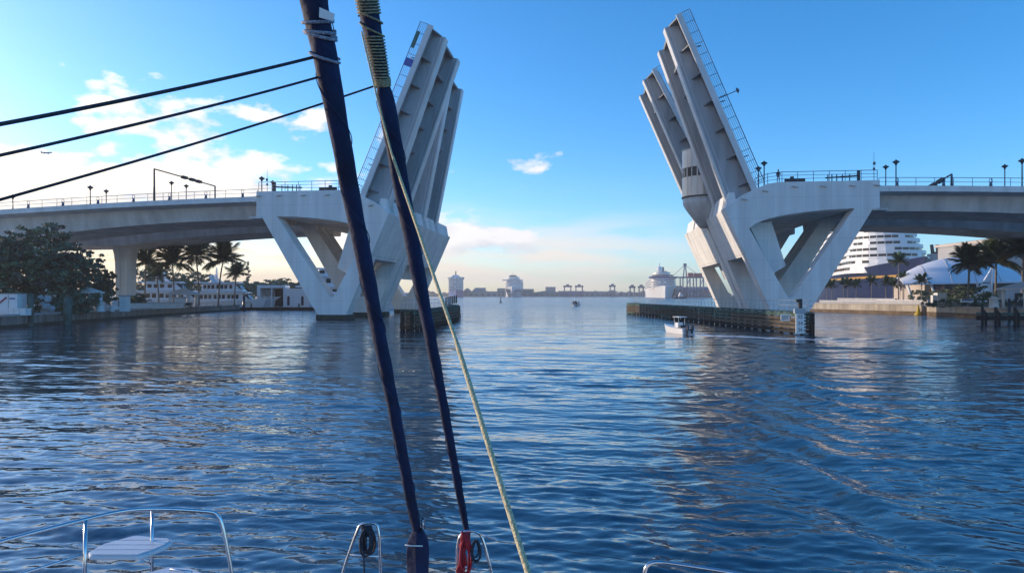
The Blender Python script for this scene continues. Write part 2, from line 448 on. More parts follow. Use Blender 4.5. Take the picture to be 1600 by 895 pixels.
OUT = [(42, 18.2), (29.6, 18.2), (28.2, 18.0), (26.6, 17.4), (24.6, 16.4), (22.6, 14.9), (28.3, 1.9), (28.7, 0.9), (29.3, -1.5),
       (32.2, -1.5), (33.0, 0.9), (33.7, 1.9), (41.2, 14.6), (42, 14.62)]
HOLE = [(31.75, 3.9), (31.3, 3.3), (30.7, 3.25), (30.3, 3.8), (25.8, 12.2), (26.7, 12.85), (27.8, 13.3), (29.1, 13.65), (30.4, 13.9), (33, 14.25), (35.8, 14.5), (38.9, 14.62)]
ARCH = HOLE[4:]
def bascule_pier(sx, label):
    root = thing('bascule_pier', label, 'bridge pier', tuple(BO), -TH, 'bascule piers of the raised bridge')
    f = lambda y: (lambda a, b: (sx * a, y, b))
    for (y0, y1), (f2a, f2b), legw in ((NEAR, (13.2, 16.0), 2.6), (FAR, (38.6, 41.5), 2.6)):
        for ya, yb in ((y0, y0 + legw), (f2a, f2b)):
            # V frame with fascia beam
            fr = MB().prism([OUT, HOLE], f(ya), f(yb)).build('frame', 'concrete', root, bevel=0.06)
            MB().bx(sx * 28.45, sx * 33.15, ya - 0.05, yb + 0.05, -1.2, 0.75).build('algae_band', 'algae', fr)
        # sloping wall on the channel side, open below
        a, b = y0 + legw, f2a
        MB().prism([[(22.75, 14.85), (25.35, 8.6), (27.9, 8.6), (25.5, 13.6), (25.5, 14.85)]], f(a), f(b)).build('channel_wall', 'concrete', root)
        # arched soffit between the frames, and the road deck
        th = [(x, z + 0.02) for x, z in ARCH[1:]] + [(x, z + 0.6) for x, z in reversed(ARCH[1:])]
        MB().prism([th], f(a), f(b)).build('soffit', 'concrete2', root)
        MB().prism([[(28.6, 16.7), (42, 16.7), (42, 17.25), (28.6, 17.25)]], f(a), f(b)).build('road_deck', 'asphalt', root)
        # pit that takes the counterweight
        MB().prism([[(26.3, 13.2), (29.3, 13.4), (31.2, 7.4), (29.5, 6.4)]], f(a + 0.4), f(b - 0.2)).build('counterweight_pit', 'concrete', root, bevel=0.05)
        # breast wall panels with slots for the girders
        g = (y0 + 1.9, y0 + 10.6) if y0 < 5 else (y0 + 4.2, y0 + 13.0)
        cuts = [y0 + 0.5, g[0], g[0] + 2.0, y0 + 8.4, y0 + 8.75, g[1], g[1] + 2.0, y1 - 0.4] if y0 < 5 else [y0 + 0.3, g[0], g[0] + 2.0, y0 + 9.2, y0 + 9.6, g[1], g[1] + 2.0, y1 - 0.2]
        for k in range(0, 8, 2):
            MB().prism([[(22.9, 14.8), (23.3, 17.0), (24.0, 17.0), (24.4, 14.8)]], f(cuts[k]), f(cuts[k + 1])).build('wall_panel', 'concrete', root)
        # machinery house behind the breast wall, under the raised leaf
        MB().prism([[(24.5, 14.6), (25.4, 17.1), (28.4, 17.3), (28.6, 13.5), (25.5, 13.5)]], f(y0 + legw), f(y1 - 0.6)).build('machinery_house', 'concrete', root)
    # recessed wall in the groove between the two structures
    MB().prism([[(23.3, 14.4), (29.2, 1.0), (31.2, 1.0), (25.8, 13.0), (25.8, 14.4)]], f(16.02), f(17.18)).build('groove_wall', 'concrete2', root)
    MB().prism([[(29.6, 16.7), (42, 16.7), (42, 17.2), (29.6, 17.2)]], f(16.02), f(17.18)).build('median_slab', 'concrete2', root)
    # scuppers along the near fascia
    for x in (25.2, 27.8, 31.5, 35.0, 38.6, 41.6):
        z = 17.55 if x > 30 else (17.05 if x > 27 else 16.0)
        MB().beam((sx * (x - 0.35), -0.16, z + 0.05), (sx * (x + 0.35), -0.16, z - 0.08), 0.3, 0.09).build('scupper', 'concrete2', root)
    MB().bx(sx * 41.1, sx * 42.9, -0.25, 1.6, 14.35, 14.6).build('bearing_ledge', 'concrete2', root)
    return root
pier_l = bascule_pier(-1, 'white concrete V-legged bascule pier behind the furled sails, left of the channel')
pier_r = bascule_pier(1, 'white concrete V-legged bascule pier with control tower, right of the channel')

def railing_part(pts, parent, h=1.1, spacing=2.0, rails=3, m='railg', r=0.035, name='railing', kind='stuff'):
    mb = MB(); pts = [Vector(p) for p in pts]
    for k in range(rails):
        z = h * (k + 1) / rails
        mb.tube([p + Vector((0, 0, z)) for p in pts], r if k == rails - 1 else r * 0.7, 5)
    for a, b in zip(pts[:-1], pts[1:]):
        n = max(1, round((b - a).length / spacing))
        for i in range(n + (1 if b is pts[-1] else 0)):
            p = a.lerp(b, i / n); mb.tube([p, p + Vector((0, 0, h))], r * 0.9, 5)
    return mb.build(name, m, parent, kind=kind, fix=False)

# railings on the piers
for sx, root in ((-1, pier_l), (1, pier_r)):
    pts = [(sx * 41.8, 0.35, 18.2), (sx * 30.0, 0.35, 18.2), (sx * 28.2, 0.35, 18.0), (sx * 26.6, 0.35, 17.4)]
    railing_part(pts, root, 1.35, 2.1, 3, 'rail', 0.045)
    MB().beam((sx * 30.5, 0.9, 18.45), (sx * 33.0, 0.9, 18.45), 0.5, 0.5).beam((sx * 31.2, 0.9, 18.8), (sx * 31.6, 0.9, 18.8), 0.4, 0.4).build('deck_cabinet', 'dark', root)
    mb = MB()
    mb.tube([(sx * 35.6, 0.9, 18.75), (sx * 39.6, 0.9, 18.95)], 0.10, 6)
    for q in (35.9, 36.4, 37.0, 37.7, 38.6): mb.tube([(sx * q, 0.9, 18.2), (sx * q, 0.9, 19.2)], 0.07, 5)
    mb.box((sx * 39.7, 0.9, 18.9), (0.28, 0.4, 1.4))
    mb.build('gate_arm', 'dark', root)

def bascule_leaf(sx, y0, ang, label, lamp=None, signs=False, lead=0.0):
    """one raised leaf; local s runs along the leaf, n is the road side"""
    a = R(ang); L = 25.4
    px, pz = 26.75, 17.4
    root = thing('bascule_leaf', label, 'bridge leaf', tuple(BW(sx * px, y0, pz)), -TH, 'raised bascule leaves')
    S = Vector((-sx * math.cos(a), 0, math.sin(a))); N = Vector((sx * math.sin(a), 0, math.cos(a)))
    P = lambda s, y, n: S * s + N * n + Vector((0, y, 0))
    def blk(mb, s0, s1, ya, yb, n0, n1, n0b=None, n1b=None):
        n0b = n0 if n0b is None else n0b; n1b = n1 if n1b is None else n1b
        mb.hexa([P(s0, ya, n0), P(s0, yb, n0), P(s0, yb, n1), P(s0, ya, n1), P(s1, ya, n0b), P(s1, yb, n0b), P(s1, yb, n1b), P(s1, ya, n1b)])
        return mb
    Wd = 15.2
    blk(MB(), -0.5, L, 0.0, Wd, -0.32, 0).build('deck', 'steel_shaded', root)
    blk(MB(), -0.4, L - 0.05, 0.3, Wd - 0.3, 0.004, 0.03).build('road_grating', 'asphalt', root)
    for k, gy in enumerate((2.1, 11.2)):
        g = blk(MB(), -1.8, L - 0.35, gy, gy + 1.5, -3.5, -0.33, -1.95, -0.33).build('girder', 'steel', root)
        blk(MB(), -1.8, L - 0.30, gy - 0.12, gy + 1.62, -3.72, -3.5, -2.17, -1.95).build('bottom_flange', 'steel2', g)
        blk(MB(), -1.6, L - 0.4, gy - 0.03, gy - 0.004, -3.1, -3.02, -1.62, -1.55).build('stiffener', 'steel2', g)
    nb = 7
    for k in range(nb):
        s = L - 0.35 - k * 3.95
        if s < 0.6: break
        for yw, ye, d in ((2.09, 0.12, 1), (12.71, 15.05, 1)):
            m = MB(); h = 0.16
            vs = [P(s - h / 2, yw, -1.55), P(s - h / 2, yw, -0.33), P(s - h / 2, ye, -0.33), P(s - h / 2, ye, -0.55)]
            vs += [q + S * h for q in vs]
            m.hexa(vs)
            m.build('bracket', 'steel_shaded', root)
        blk(MB(), s - 0.2, s + 0.1, 3.61, 11.19, -1.35, -0.33).build('floor_beam', 'steel_shaded', root)
    blk(MB(), -0.4, L, -0.12, 0.16, -0.62, 0.12).build('edge_beam', 'steel2', root)
    blk(MB(), -0.4, L, Wd - 0.16, Wd + 0.12, -0.62, 0.12).build('edge_beam', 'steel2', root)
    # railing, standing square on the roadway, so it leans with the leaf
    for ye in (0.05, Wd - 0.05):
        mb = MB()
        for k in range(5): mb.tube([P(0.6, ye, 0.28 + 0.26 * k), P(L, ye, 0.28 + 0.26 * k)], 0.06 if k == 4 else 0.028, 5)
        s = 0.6
        while s <= L + 0.01: mb.tube([P(s, ye, 0.1), P(s, ye, 1.32)], 0.04, 5); s += 1.55
        mb.build('railing', 'rail', root, kind='stuff', fix=False)
    for s in (4.5, 12.4, 20.4):
        MB().tube([P(s, 0.1, 0.12), P(s, 0.1, 0.6), P(s, 0.5, 0.95), P(s, 0.5, 0.5)], 0.06, 5).build('bracket_light', 'rail', root)
    # road barrier kerb
    blk(MB(), 0.5, L - 0.1, 2.4, 2.7, 0.03, 0.75).build('kerb_rail', 'railg', root)
    # hinge block at the heel
    blk(MB(), -2.6, 0.4, 1.9, 12.9, -3.2, -0.5).build('heel_beam', 'steel', root)
    if lamp:
        st = P(lamp, 0.05, 0.3)
        MB().tube([st, P(lamp, 0.05, 2.7)], 0.06, 6).build('lamp_post', 'rail', root)
        MB().tube([P(lamp, 0.05, 2.65), P(lamp, 0.05, 2.75), P(lamp, 0.05, 3.0)], [0.1, 0.42, 0.12], 8).build('lamp_head', 'rail', root)
    if signs:
        blk(MB(), 19.0, 20.1, -0.16, -0.06, 0.1, 1.3).build('navigation_sign', 'sign_blue', root, label='small blue square sign on the leaf railing')
        blk(MB(), 21.6, 24.0, -0.16, -0.06, 0.75, 1.3).build('navigation_sign', 'sign_green', root, label='long dark green sign on the leaf railing')
    return root
M['sign_blue'] = mat('sign_blue', (0.02, 0.10, 0.42), 0.5, var=0.2, scale=2)
M['sign_green'] = mat('sign_green', (0.02, 0.14, 0.13), 0.5)
bascule_leaf(-1, 0.3, 67.4, 'raised grey leaf nearest on the left, with blue and green signs on its railing', signs=True)
bascule_leaf(-1, 20.6, 75.5, 'steeper raised grey leaf standing behind the nearest leaf on the left')
bascule_leaf(1, 0.3, 67.4, 'tallest raised grey leaf on the right, with a lamp sticking out of its railing', lamp=12.9)
bascule_leaf(1, 20.6, 63.5, 'raised grey leaf behind the control tower on the right')

# control tower between the two structures
tw = thing('control_tower', 'round metal-clad control tower with a window band, between the right-hand leaves', 'tower', tuple(BW(22.4, 16.6, -1.75)), -TH); tw.scale = (1.22, 1.22, 1.0)
NT = 22
def tseg(mb, r0, z0, r1, z1, k, gap=0.012):
    a0 = 2 * math.pi * (k + gap) / NT; a1 = 2 * math.pi * (k + 1 - gap) / NT
    c = lambda r, a, z: (r * math.cos(a), r * math.sin(a), z)
    mb.hexa([c(r0 - .12, a0, z0), c(r0 - .12, a1, z0), c(r0, a1, z0), c(r0, a0, z0), c(r1 - .12, a0, z1), c(r1 - .12, a1, z1), c(r1, a1, z1), c(r1, a0, z1)])
MB().lathe([(2.3, 20.4), (2.38, 21.0), (2.38, 27.0)], 40).build('core', 'dark', tw)
for k in range(NT):
    m = MB(); tseg(m, 2.62, 20.35, 2.62, 23.3, k); m.build('cladding_panel', 'panel', tw)
    m = MB(); tseg(m, 2.62, 24.72, 2.62, 27.5, k); m.build('cladding_panel', 'panel', tw)
    m = MB(); tseg(m, 2.48, 23.32, 2.48, 24.70, k, 0.16); m.build('window_pane', 'glass', tw)
    a0 = 2 * math.pi * k / NT
    MB().box((2.5 * math.cos(a0), 2.5 * math.sin(a0), 24.0), (0.16, 0.14, 1.4), a0).build('mullion', 'panel', tw)
MB().lathe([(0.4, 15.6), (0.8, 16.2), (2.05, 18.3), (2.5, 19.2), (2.56, 20.2)], 28).build('cone_base', 'concrete2', tw)
MB().lathe([(2.66, 20.2), (2.70, 20.36)], 40).build('rim', 'dark', tw)
MB().lathe([(2.66, 27.45), (2.66, 27.6), (0.4, 27.75)], 40).build('roof', 'panel', tw)

# approach spans
def approach(sx, x0, x1, label):
    root = thing('approach_span', label, 'bridge span', tuple(BO), -TH, 'concrete approach spans of the bridge')
    xs = [x0 + (x1 - x0) * i / 40 for i in range(41)]
    for y0, y1 in ((0.3, 16.0), (19.5, 36.5)):
        secs = []
        for x in xs:
            z = deck_z(x)
            secs.append([(sx * x, y0, z), (sx * x, y1, z), (sx * x, y1, z - 0.5), (sx * x, y1 - 2.3, z - 0.75),
                         (sx * x, y0 + 2.3, z - 0.75), (sx * x, y0, z - 0.5)])
        MB().loft(secs, smooth=False).build('deck_slab', 'concrete', root)
        secs = [[(sx * x, y0 + 2.2, deck_z(x) - 0.74), (sx * x, y1 - 2.2, deck_z(x) - 0.74), (sx * x, y1 - 3.0, soffit_z(x)), (sx * x, y0 + 3.0, soffit_z(x))] for x in xs]
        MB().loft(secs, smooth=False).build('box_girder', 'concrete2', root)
        secs = [[(sx * x, y0 + 0.35, deck_z(x) + 0.004), (sx * x, y1 - 0.35, deck_z(x) + 0.004), (sx * x, y1 - 0.35, deck_z(x) + 0.05), (sx * x, y0 + 0.35, deck_z(x) + 0.05)] for x in xs]
        MB().loft(secs, smooth=False).build('roadway', 'asphalt', root)
        for ye in (y0 + 0.02, y1 - 0.3):
            secs = [[(sx * x, ye, deck_z(x) - 0.02), (sx * x, ye + 0.28, deck_z(x) - 0.02), (sx * x, ye + 0.28, deck_z(x) + 0.24), (sx * x, ye, deck_z(x) + 0.24)] for x in xs]
            MB().loft(secs, smooth=False).build('kerb', 'concrete', root)
        railing_part([(sx * x, y0 + 0.15, deck_z(x) + 0.24) for x in xs[::4]], root, 1.05, 2.2, 2, 'rail', 0.04)
        railing_part([(sx * x, y1 - 0.15, deck_z(x) + 0.24) for x in xs[::4]], root, 1.05, 2.2, 2, 'rail', 0.04)
    # bell shaped lights on the parapet
    x = x0 + 2.2
    while x < x1:
        z = deck_z(x) + 0.24
        MB().tube([(sx * x, 0.42, z), (sx * x, 0.42, z + 0.55)], [0.20, 0.16], 8).tube([(sx * x - 0.2, 0.42, z + 0.5), (sx * x - 0.14, 0.42, z + 0.95), (sx * x + 0.14, 0.42, z + 0.95), (sx * x + 0.2, 0.42, z + 0.5)], 0.04, 5).build('parapet_light', 'rail', root)
        x += 5.6
    for x in (81.9,):
        for yc in (8.1, 28.0):
            c = [(1.5, 0.0), (1.5, 8.4), (1.53, 9.8), (1.66, 11.2), (1.92, 12.55)]
            secs = []
            for w, z in c:
                h = w * 0.85; b = 0.35
                secs.append([(sx * x + i, yc + j, z) for i, j in ((-w + b, -h), (-0.35, -h), (-0.25, -h + 0.18), (0.25, -h + 0.18), (0.35, -h), (w - b, -h), (w, -h + b), (w, h - b), (w - b, h), (-w + b, h), (-w, h - b), (-w, -h + b))])
            MB().loft(secs, smooth=False).build('column', 'concrete', root)
            MB().bx(sx * x - 1.2, sx * x + 1.2, yc - 0.9, yc + 0.9, 12.55, soffit_z(x) + 0.3).build('bearing_block', 'dark', root)
    return root
approach(-1, 42.03, 138, 'long haunched concrete approach span on the left, running behind the trees')
approach(1, 42.03, 132, 'haunched concrete approach span on the right, above the cruise ship')

# lamps on the bridge
M['lampm'] = mat('lamp_metal', (0.045, 0.06, 0.08), 0.5)
def street_lamp(x, y, z, h, label):
    t = thing('street_lamp', label, 'lamp post', tuple(BW(x, y, z)), -TH, 'lamp posts along the bridge')
    MB().tube([(0, 0, -0.1), (0, 0, 0.5), (0, 0, h)], [0.13, 0.085, 0.07], 8).build('post', 'lampm', t)
    MB().lathe([(0.10, h - 0.25), (0.16, h - 0.05), (0.44, h + 0.14), (0.42, h + 0.22), (0.15, h + 0.36), (0.03, h + 0.5)], 14).build('lamp_head', 'lampm', t)
    return t
def bx_of(px, y):            # bridge coordinate seen at a picture column, for a line y metres behind the near face
    k = (px - 800.0) / FPX; c, sn = math.cos(TH), math.sin(TH)
    return (k * c * (95 + y) - sn * (95 + y)) / (c + k * sn) + 5.8
def lamp_at(px, y, ytop, lb):
    x = bx_of(px, y); p = BW(x, y, 0); z = deck_z(x) + 0.05; top = EYE + (HOR - ytop) / FPX * p.y
    street_lamp(x, y, z, top - z - 0.35, lb)
for px, y, yt, lb in (
        (20, 0.8, 305, 'lamp post on the left span, nearest the left edge of the picture'),
        (141, 0.8, 291, 'taller of two lamp posts left of the signal gantry on the left span'),
        (166, 15.4, 297, 'shorter of two lamp posts left of the signal gantry on the left span'),
        (268, 15.4, 284, 'taller lamp post standing under the left signal gantry beam'),
        (291, 20.5, 289, 'shorter lamp post standing under the left signal gantry beam'),
        (409, 0.8, 277, 'lamp post beside the aerial at the end of the left pier'),
        (426, 15.4, 283, 'lamp post just right of the aerial at the end of the left pier'),
        (1185, 3.5, 261, 'shorter lamp post at the foot of the tallest right leaf'),
        (1194, 1.6, 253, 'taller lamp post at the foot of the tallest right leaf'),
        (1384, 14.8, 259, 'shorter of two lamp posts where the right span meets its pier'),
        (1400, 0.8, 251, 'taller of two lamp posts where the right span meets its pier'),
        (1570, 14.8, 258, 'shorter lamp post at the right edge of the picture'),
        (1597, 0.8, 249, 'taller lamp post at the right edge of the picture')):
    lamp_at(px, y, yt, lb)
for sx, xx, lb in ((-1, 42.3, 'thin aerial mast between two lamps on the left pier'), (1, 41.6, 'thin aerial mast on the railing corner of the right pier')):
    t = thing('aerial_mast', lb, 'aerial', tuple(BW(sx * xx, 0.9 if sx > 0 else 4.0, 17.3)), -TH, 'thin aerials on the bridge piers')
    MB().tube([(0, 0, 0), (0, 0, 4.7)], [0.05, 0.02], 6).build('rod', 'lampm', t)
    MB().box((0.0, -0.1, 3.2), (0.25, 0.2, 0.35)).box((0, 0, 2.5), (0.2, 0.25, 0.3)).build('sensor', 'lampm', t)
# signal gantries
def gantry(pts, sig, label, arms, top2):
    t = thing('signal_gantry', label, 'gantry', tuple(pts[0]), 0, 'signal gantries over the roadways')
    o = Vector(pts[0]); q = [Vector(p) - o for p in pts]
    for i in arms: MB().tube([q[i] , q[i] + Vector((0, 0, top2[i]))], [0.17, 0.12], 8).build('mast', 'lampm', t)
    a = q[arms[0]] + Vector((0, 0, top2[arms[0]])); b = (q[arms[1]] + Vector((0, 0, top2[arms[1]]))) if len(arms) > 1 else q[1]
    MB().tube([a, b], 0.10, 8).build('beam', 'lampm', t)
    for s in sig:
        p = a.lerp(b, s); d = (b - a).normalized()
        MB().beam(p - d * 0.62, p + d * 0.62, 0.5, 0.42).build('signal_head', 'dark', t)
    return t
xa, xb = bx_of(241, 0.7), bx_of(336, 17.6)
gantry([BW(xa, 0.7, deck_z(xa) + .1), BW(xb, 17.6, deck_z(xb) + .1)], (0.46, 0.59, 0.70), 'portal gantry with three dark signal heads over the left span', (0, 1), {0: 21.75 - deck_z(xa), 1: 21.85 - deck_z(xb)})
xa, xb = bx_of(1487, 2.0), bx_of(1438, 9.0)
gantry([BW(xa, 2.0, deck_z(xa) + .1), BW(xb, 9.0, deck_z(xb) + 0.6)], (0.34, 0.58), 'bent signal mast with a sloping arm and two heads on the right span', (0,), {0: 1.9})
# ------------------------------------------------------------------ timber fenders
M['timber'] = mat('wet_timber', (0.12, 0.098, 0.075), 0.8, var=0.3, scale=1.5, bump=0.5, bscale=9, streak=0.3, spec=0.1)
M['timber_green'] = mat('green_timber', (0.085, 0.135, 0.115), 0.8, var=0.3, scale=1.2, bump=0.5, bscale=9, spec=0.1)
M['timber_dark'] = mat('tarred_timber', (0.035, 0.03, 0.026), 0.85, var=0.3, scale=1.5, spec=0.15)
M['navy'] = mat('navy_paint', (0.008, 0.014, 0.045), 0.3, var=0.1)
M['sign_red'] = mat('sign_red', (0.30, 0.06, 0.10), 0.6)
M['sign_white'] = mat('sign_white', (0.75, 0.75, 0.74), 0.5, var=0.04, scale=4)
M['yellow'] = mat('buoy_yellow', (0.55, 0.40, 0.03), 0.55, var=0.1)
def pathpts(path, step):
    out = []; path = [Vector((x, y, 0)) for x, y in path]
    for a, b in zip(path[:-1], path[1:]):
        n = max(1, round((b - a).length / step))
        out += [a.lerp(b, i / n) for i in range(n)]
    return out + [path[-1]]
def fender(path, label, inward, top=1.9, rail=True, rows=5):
    o = Vector((path[0][0], path[0][1], 0))
    t = thing('timber_fender', label, 'fender', tuple(o), 0, 'timber fenders guarding the bridge piers')
    rnd = random.Random(len(path) * 7 + int(abs(path[0][0])))
    path = [(x - o.x, y - o.y) for x, y in path]
    pts = pathpts(path, 5.5)
    for a, b in zip(pts[:-1], pts[1:]):
        d = (b - a).normalized(); nrm = Vector((-d.y, d.x, 0)) * inward
        for k in range(rows):
            z = top - 0.18 - k * 0.37
            j = rnd.uniform(-0.03, 0.03)
            off = nrm * (-0.02 * k + j)
            m = 'timber_green' if k == 0 or rnd.random() < 0.12 else ('timber' if k < rows - 1 else 'timber_dark')
            MB().beam(a + off + d * 0.03 + Vector((0, 0, z + rnd.uniform(-.02, .02))), b + off - d * 0.03 + Vector((0, 0, z + rnd.uniform(-.02, .02))), 0.22, 0.29).build('plank', m, t)
        MB().beam(a + nrm * 0.75 + Vector((0, 0, top + 0.05)), b + nrm * 0.75 + Vector((0, 0, top + 0.05)), 1.5, 0.07).build('walkway_board', 'timber_green', t)
    for p, q in zip(pathpts(path, 2.1)[:-1], pathpts(path, 2.1)[1:]):
        d = (q - p).normalized(); nrm = Vector((-d.y, d.x, 0)) * inward
        b = p + nrm * 0.33
        MB().tube([b + Vector((0, 0, -1.5)), b + Vector((rnd.uniform(-.03, .03), 0, top - 0.02))], 0.17, 8).build('pile', 'timber_dark', t)
        b2 = p + nrm * 1.3
        MB().tube([b2 + Vector((0, 0, -1.5)), b2 + Vector((0, 0, top - 0.02))], 0.17, 8).build('pile', 'timber_dark', t)
    if rail:
        mb = MB(); pp = pathpts(path, 1.3)
        hp = []
        for p, q in zip(pp[:-1], pp[1:]):
            d = (q - p).normalized(); nrm = Vector((-d.y, d.x, 0)) * inward
            b = p + nrm * 1.35 + Vector((0, 0, top + 0.08)); hp.append(b)
            mb.tube([b, b + Vector((0, 0, 1.05))], 0.022, 5)
        for z in (0.55, 1.03): mb.tube([b + Vector((0, 0, z)) for b in hp], 0.018, 5)
        mb.build('handrail', 'railg', t, kind='stuff', fix=False)
    return t
fr = fender([(27.2, 63.6), (25.6, 62.9), (25.2, 74), (24.3, 92), (23.0, 116), (22.0, 133), (22.4, 137), (23.8, 139)], 'long slatted timber fender in front of the right pier, with a gauge board', -1)
fl = fender([(-9.6, 69.6), (-11.2, 71.0)][::-1] + [(-8.7, 78), (-8.0, 88), (-7.6, 98), (-7.9, 106), (-8.8, 112), (-10.2, 116)], 'slatted timber fender in front of the left pier, with a curved far end', 1)
# planks bolted to the short raised end of the left fender
for k in range(6):
    p = W(697 + k * 3.2, 474 - k * 0.6, 112)
    MB().box(p - fl.location + Vector((0, 0, 0.35)), (0.24, 0.12, 1.25)).build('end_board', 'timber', fl)
# clearance gauge board with numerals
def text_part(txt, size, loc, rot, m, parent, name='numeral', ext=0.004):
    cu = bpy.data.curves.new('numeral_curve', 'FONT'); cu.body = txt; cu.size = size; cu.extrude = ext
    cu.align_x = 'CENTER'; cu.align_y = 'CENTER'
    o = bpy.data.objects.new('tmp', cu); col.objects.link(o)
    dg = bpy.context.evaluated_depsgraph_get(); dg.update()
    me = bpy.data.meshes.new_from_object(o.evaluated_get(dg)); bpy.data.objects.remove(o)
    me.materials.clear(); me.materials.append(M[m])
    r = bpy.data.objects.new(name, me); col.objects.link(r); r.location = loc; r.rotation_euler = rot
    r.parent = parent; return r
gb = W(1250, 505, 61.9); gb.z = 0
g = thing('gauge_board', 'white clearance gauge board with black numerals at the end of the right fender', 'gauge', tuple(gb))
MB().bx(-0.36, 0.36, -0.02, 0.06, 0.12, 1.86).build('board', 'sign_white', g)
for k, s in enumerate(('52', '54', '56')):
    text_part(s, 0.42, (0.02, -0.03, 1.58 - 0.56 * k), (R(90), 0, 0), 'black', g)
for k in range(6):
    MB().bx(0.365, 0.50, -0.02, 0.06, 0.2 + 0.28 * k, 0.32 + 0.28 * k).build('tick', 'sign_white', g)
MB().bx(-0.48, 0.48, -0.05, 0.25, 1.88, 2.3).build('bracket', 'railg', g)
MB().box((0.05, 0.1, 2.75), (0.28, 0.3, 0.85)).box((-0.14, 0.1, 3.0), (0.35, 0.22, 0.25)).build('light_box', 'dark', g)
sp = W(1227, 496, 62.6)
s = thing('notice_sign', 'small white rectangular notice with two lines of print on the right fender', 'sign', tuple(sp))
MB().bx(-0.40, 0.40, -0.03, 0.02, -0.3, 0.3).build('panel', 'sign_white', s)
mb = MB(); rr = random.Random(3)
for row in (0.09, -0.10):
    x = -0.30
    while x < 0.28:
        w = rr.uniform(0.03, 0.06); mb.bx(x, x + w, -0.042, -0.032, row - rr.uniform(.03, .055), row + rr.uniform(.03, .05)); x += w + 0.025
mb.build('print', 'dark', s, kind='stuff')
s2 = W(1239, 495.5, 62.4)
MB().box(s2 - fr.location, (0.34, 0.04, 0.16)).build('reflector', 'sign_white', fr)

# ------------------------------------------------------------------ hull helper
def hull_mb(L, beam, free, draft=0.35, flare=0.25, n=14, transom=0.9, sheer=0.35, fine=2.2):
    """hull with bow at +y, stern at y=0, waterline z=0"""
    mb = MB(); secs = []
    for i in range(n + 1):
        t = i / n; y = L * t
        w = beam / 2 * (transom + (1 - transom) * min(1, t * 3)) * (1 - max(0, (t - 0.35) / 0.65) ** fine)
        w = max(w, 0.012 * beam)
        zt = free + sheer * t * t
        wl = w * (1 - flare * (0.4 + 0.6 * t))
        zb = -draft * (1 - 0.7 * max(0, (t - 0.7) / 0.3))
        rake = 0.08 * L * max(0, (t - 0.6) / 0.4) ** 2
        secs.append([(-w, y + rake, zt), (-(w * .5 + wl * .5), y + rake * .6, zt * .5), (-wl, y, 0.0), (-wl * .5, y, zb * .8), (0, y, zb), (wl * .5, y, zb * .8), (wl, y, 0.0), ((w * .5 + wl * .5), y + rake * .6, zt * .5), (w, y + rake, zt)])
    mb.loft(secs, closed=True, caps=True, smooth=False)
    return mb
# ------------------------------------------------------------------ centre console motorboat
bt = thing('motorboat', 'white open motorboat with a T-top and dark outboards beside the right fender', 'boat', (15.9, 63.4, 0), R(16)); bt.scale = (0.56, 0.56, 0.56)
hb = hull_mb(7.4, 2.55, 0.85, fine=2.4, sheer=0.5).build('hull', 'white', bt)
mb = hull_mb(7.0, 2.2, 0.03, draft=0.02, fine=2.4, sheer=0.4)
mb.v = [(x, y + 0.15, z + 0.86) for x, y, z in mb.v]; mb.build('deck', 'sign_white', hb)
MB().bx(-0.45, 0.45, 2.6, 3.8, 0.85, 1.75).build('console', 'white', bt, bevel=0.06)
MB().hexa([(-0.42, 3.3, 1.75), (0.42, 3.3, 1.75), (0.42, 3.75, 1.75), (-0.42, 3.75, 1.75), (-0.38, 3.15, 2.25), (0.38, 3.15, 2.25), (0.38, 3.2, 2.25), (-0.38, 3.2, 2.25)]).build('windscreen', 'glass', bt)
MB().bx(-0.75, 0.75, 1.7, 3.9, 2.62, 2.72).build('t_top', 'white', bt, bevel=0.03)
for x in (-0.6, 0.6):
    for y in (2.2, 3.6):
        MB().tube([(x * 0.75, y - 0.1, 0.85), (x, y, 2.62)], 0.035, 6).build('top_post', 'white', bt)
MB().bx(-0.55, 0.55, 1.55, 2.1, 0.86, 1.35).build('leaning_seat', 'dark', bt, bevel=0.05)
for x in (-0.42, 0.42):
    ob = MB().hexa([(x - .22, -0.75, 0.55), (x + .22, -0.75, 0.55), (x + .22, -0.05, 0.55), (x - .22, -0.05, 0.55), (x - .17, -0.65, 1.45), (x + .17, -0.65, 1.45), (x + .17, -0.1, 1.35), (x - .17, -0.1, 1.35)]).build('outboard', 'navy', bt, bevel=0.06)
    MB().bx(x - .09, x + .09, -0.5, -0.15, -0.4, 0.55).build('outboard_leg', 'dark', bt)
# ------------------------------------------------------------------ vegetation builders
def leaf_mat(name, c, rough=0.6):
    m = mat(name, c, rough, var=0.35, scale=0.8, spec=0.3); return m
M['leaf_a'] = leaf_mat('leaf_deep_green', (0.115, 0.18, 0.12))
M['leaf_b'] = leaf_mat('leaf_olive', (0.15, 0.20, 0.11))
M['leaf_c'] = leaf_mat('leaf_brownish', (0.14, 0.125, 0.095))
M['palm_leaf'] = leaf_mat('palm_green', (0.11, 0.15, 0.08))
M['palm_dry'] = leaf_mat('palm_dry', (0.12, 0.095, 0.045))
M['bark'] = mat('bark', (0.28, 0.25, 0.22), 0.9, var=0.3, scale=2, bump=0.6, bscale=10)
M['palm_bark'] = mat('palm_bark', (0.22, 0.20, 0.17), 0.9, var=0.25, scale=3, bump=0.5, bscale=12)

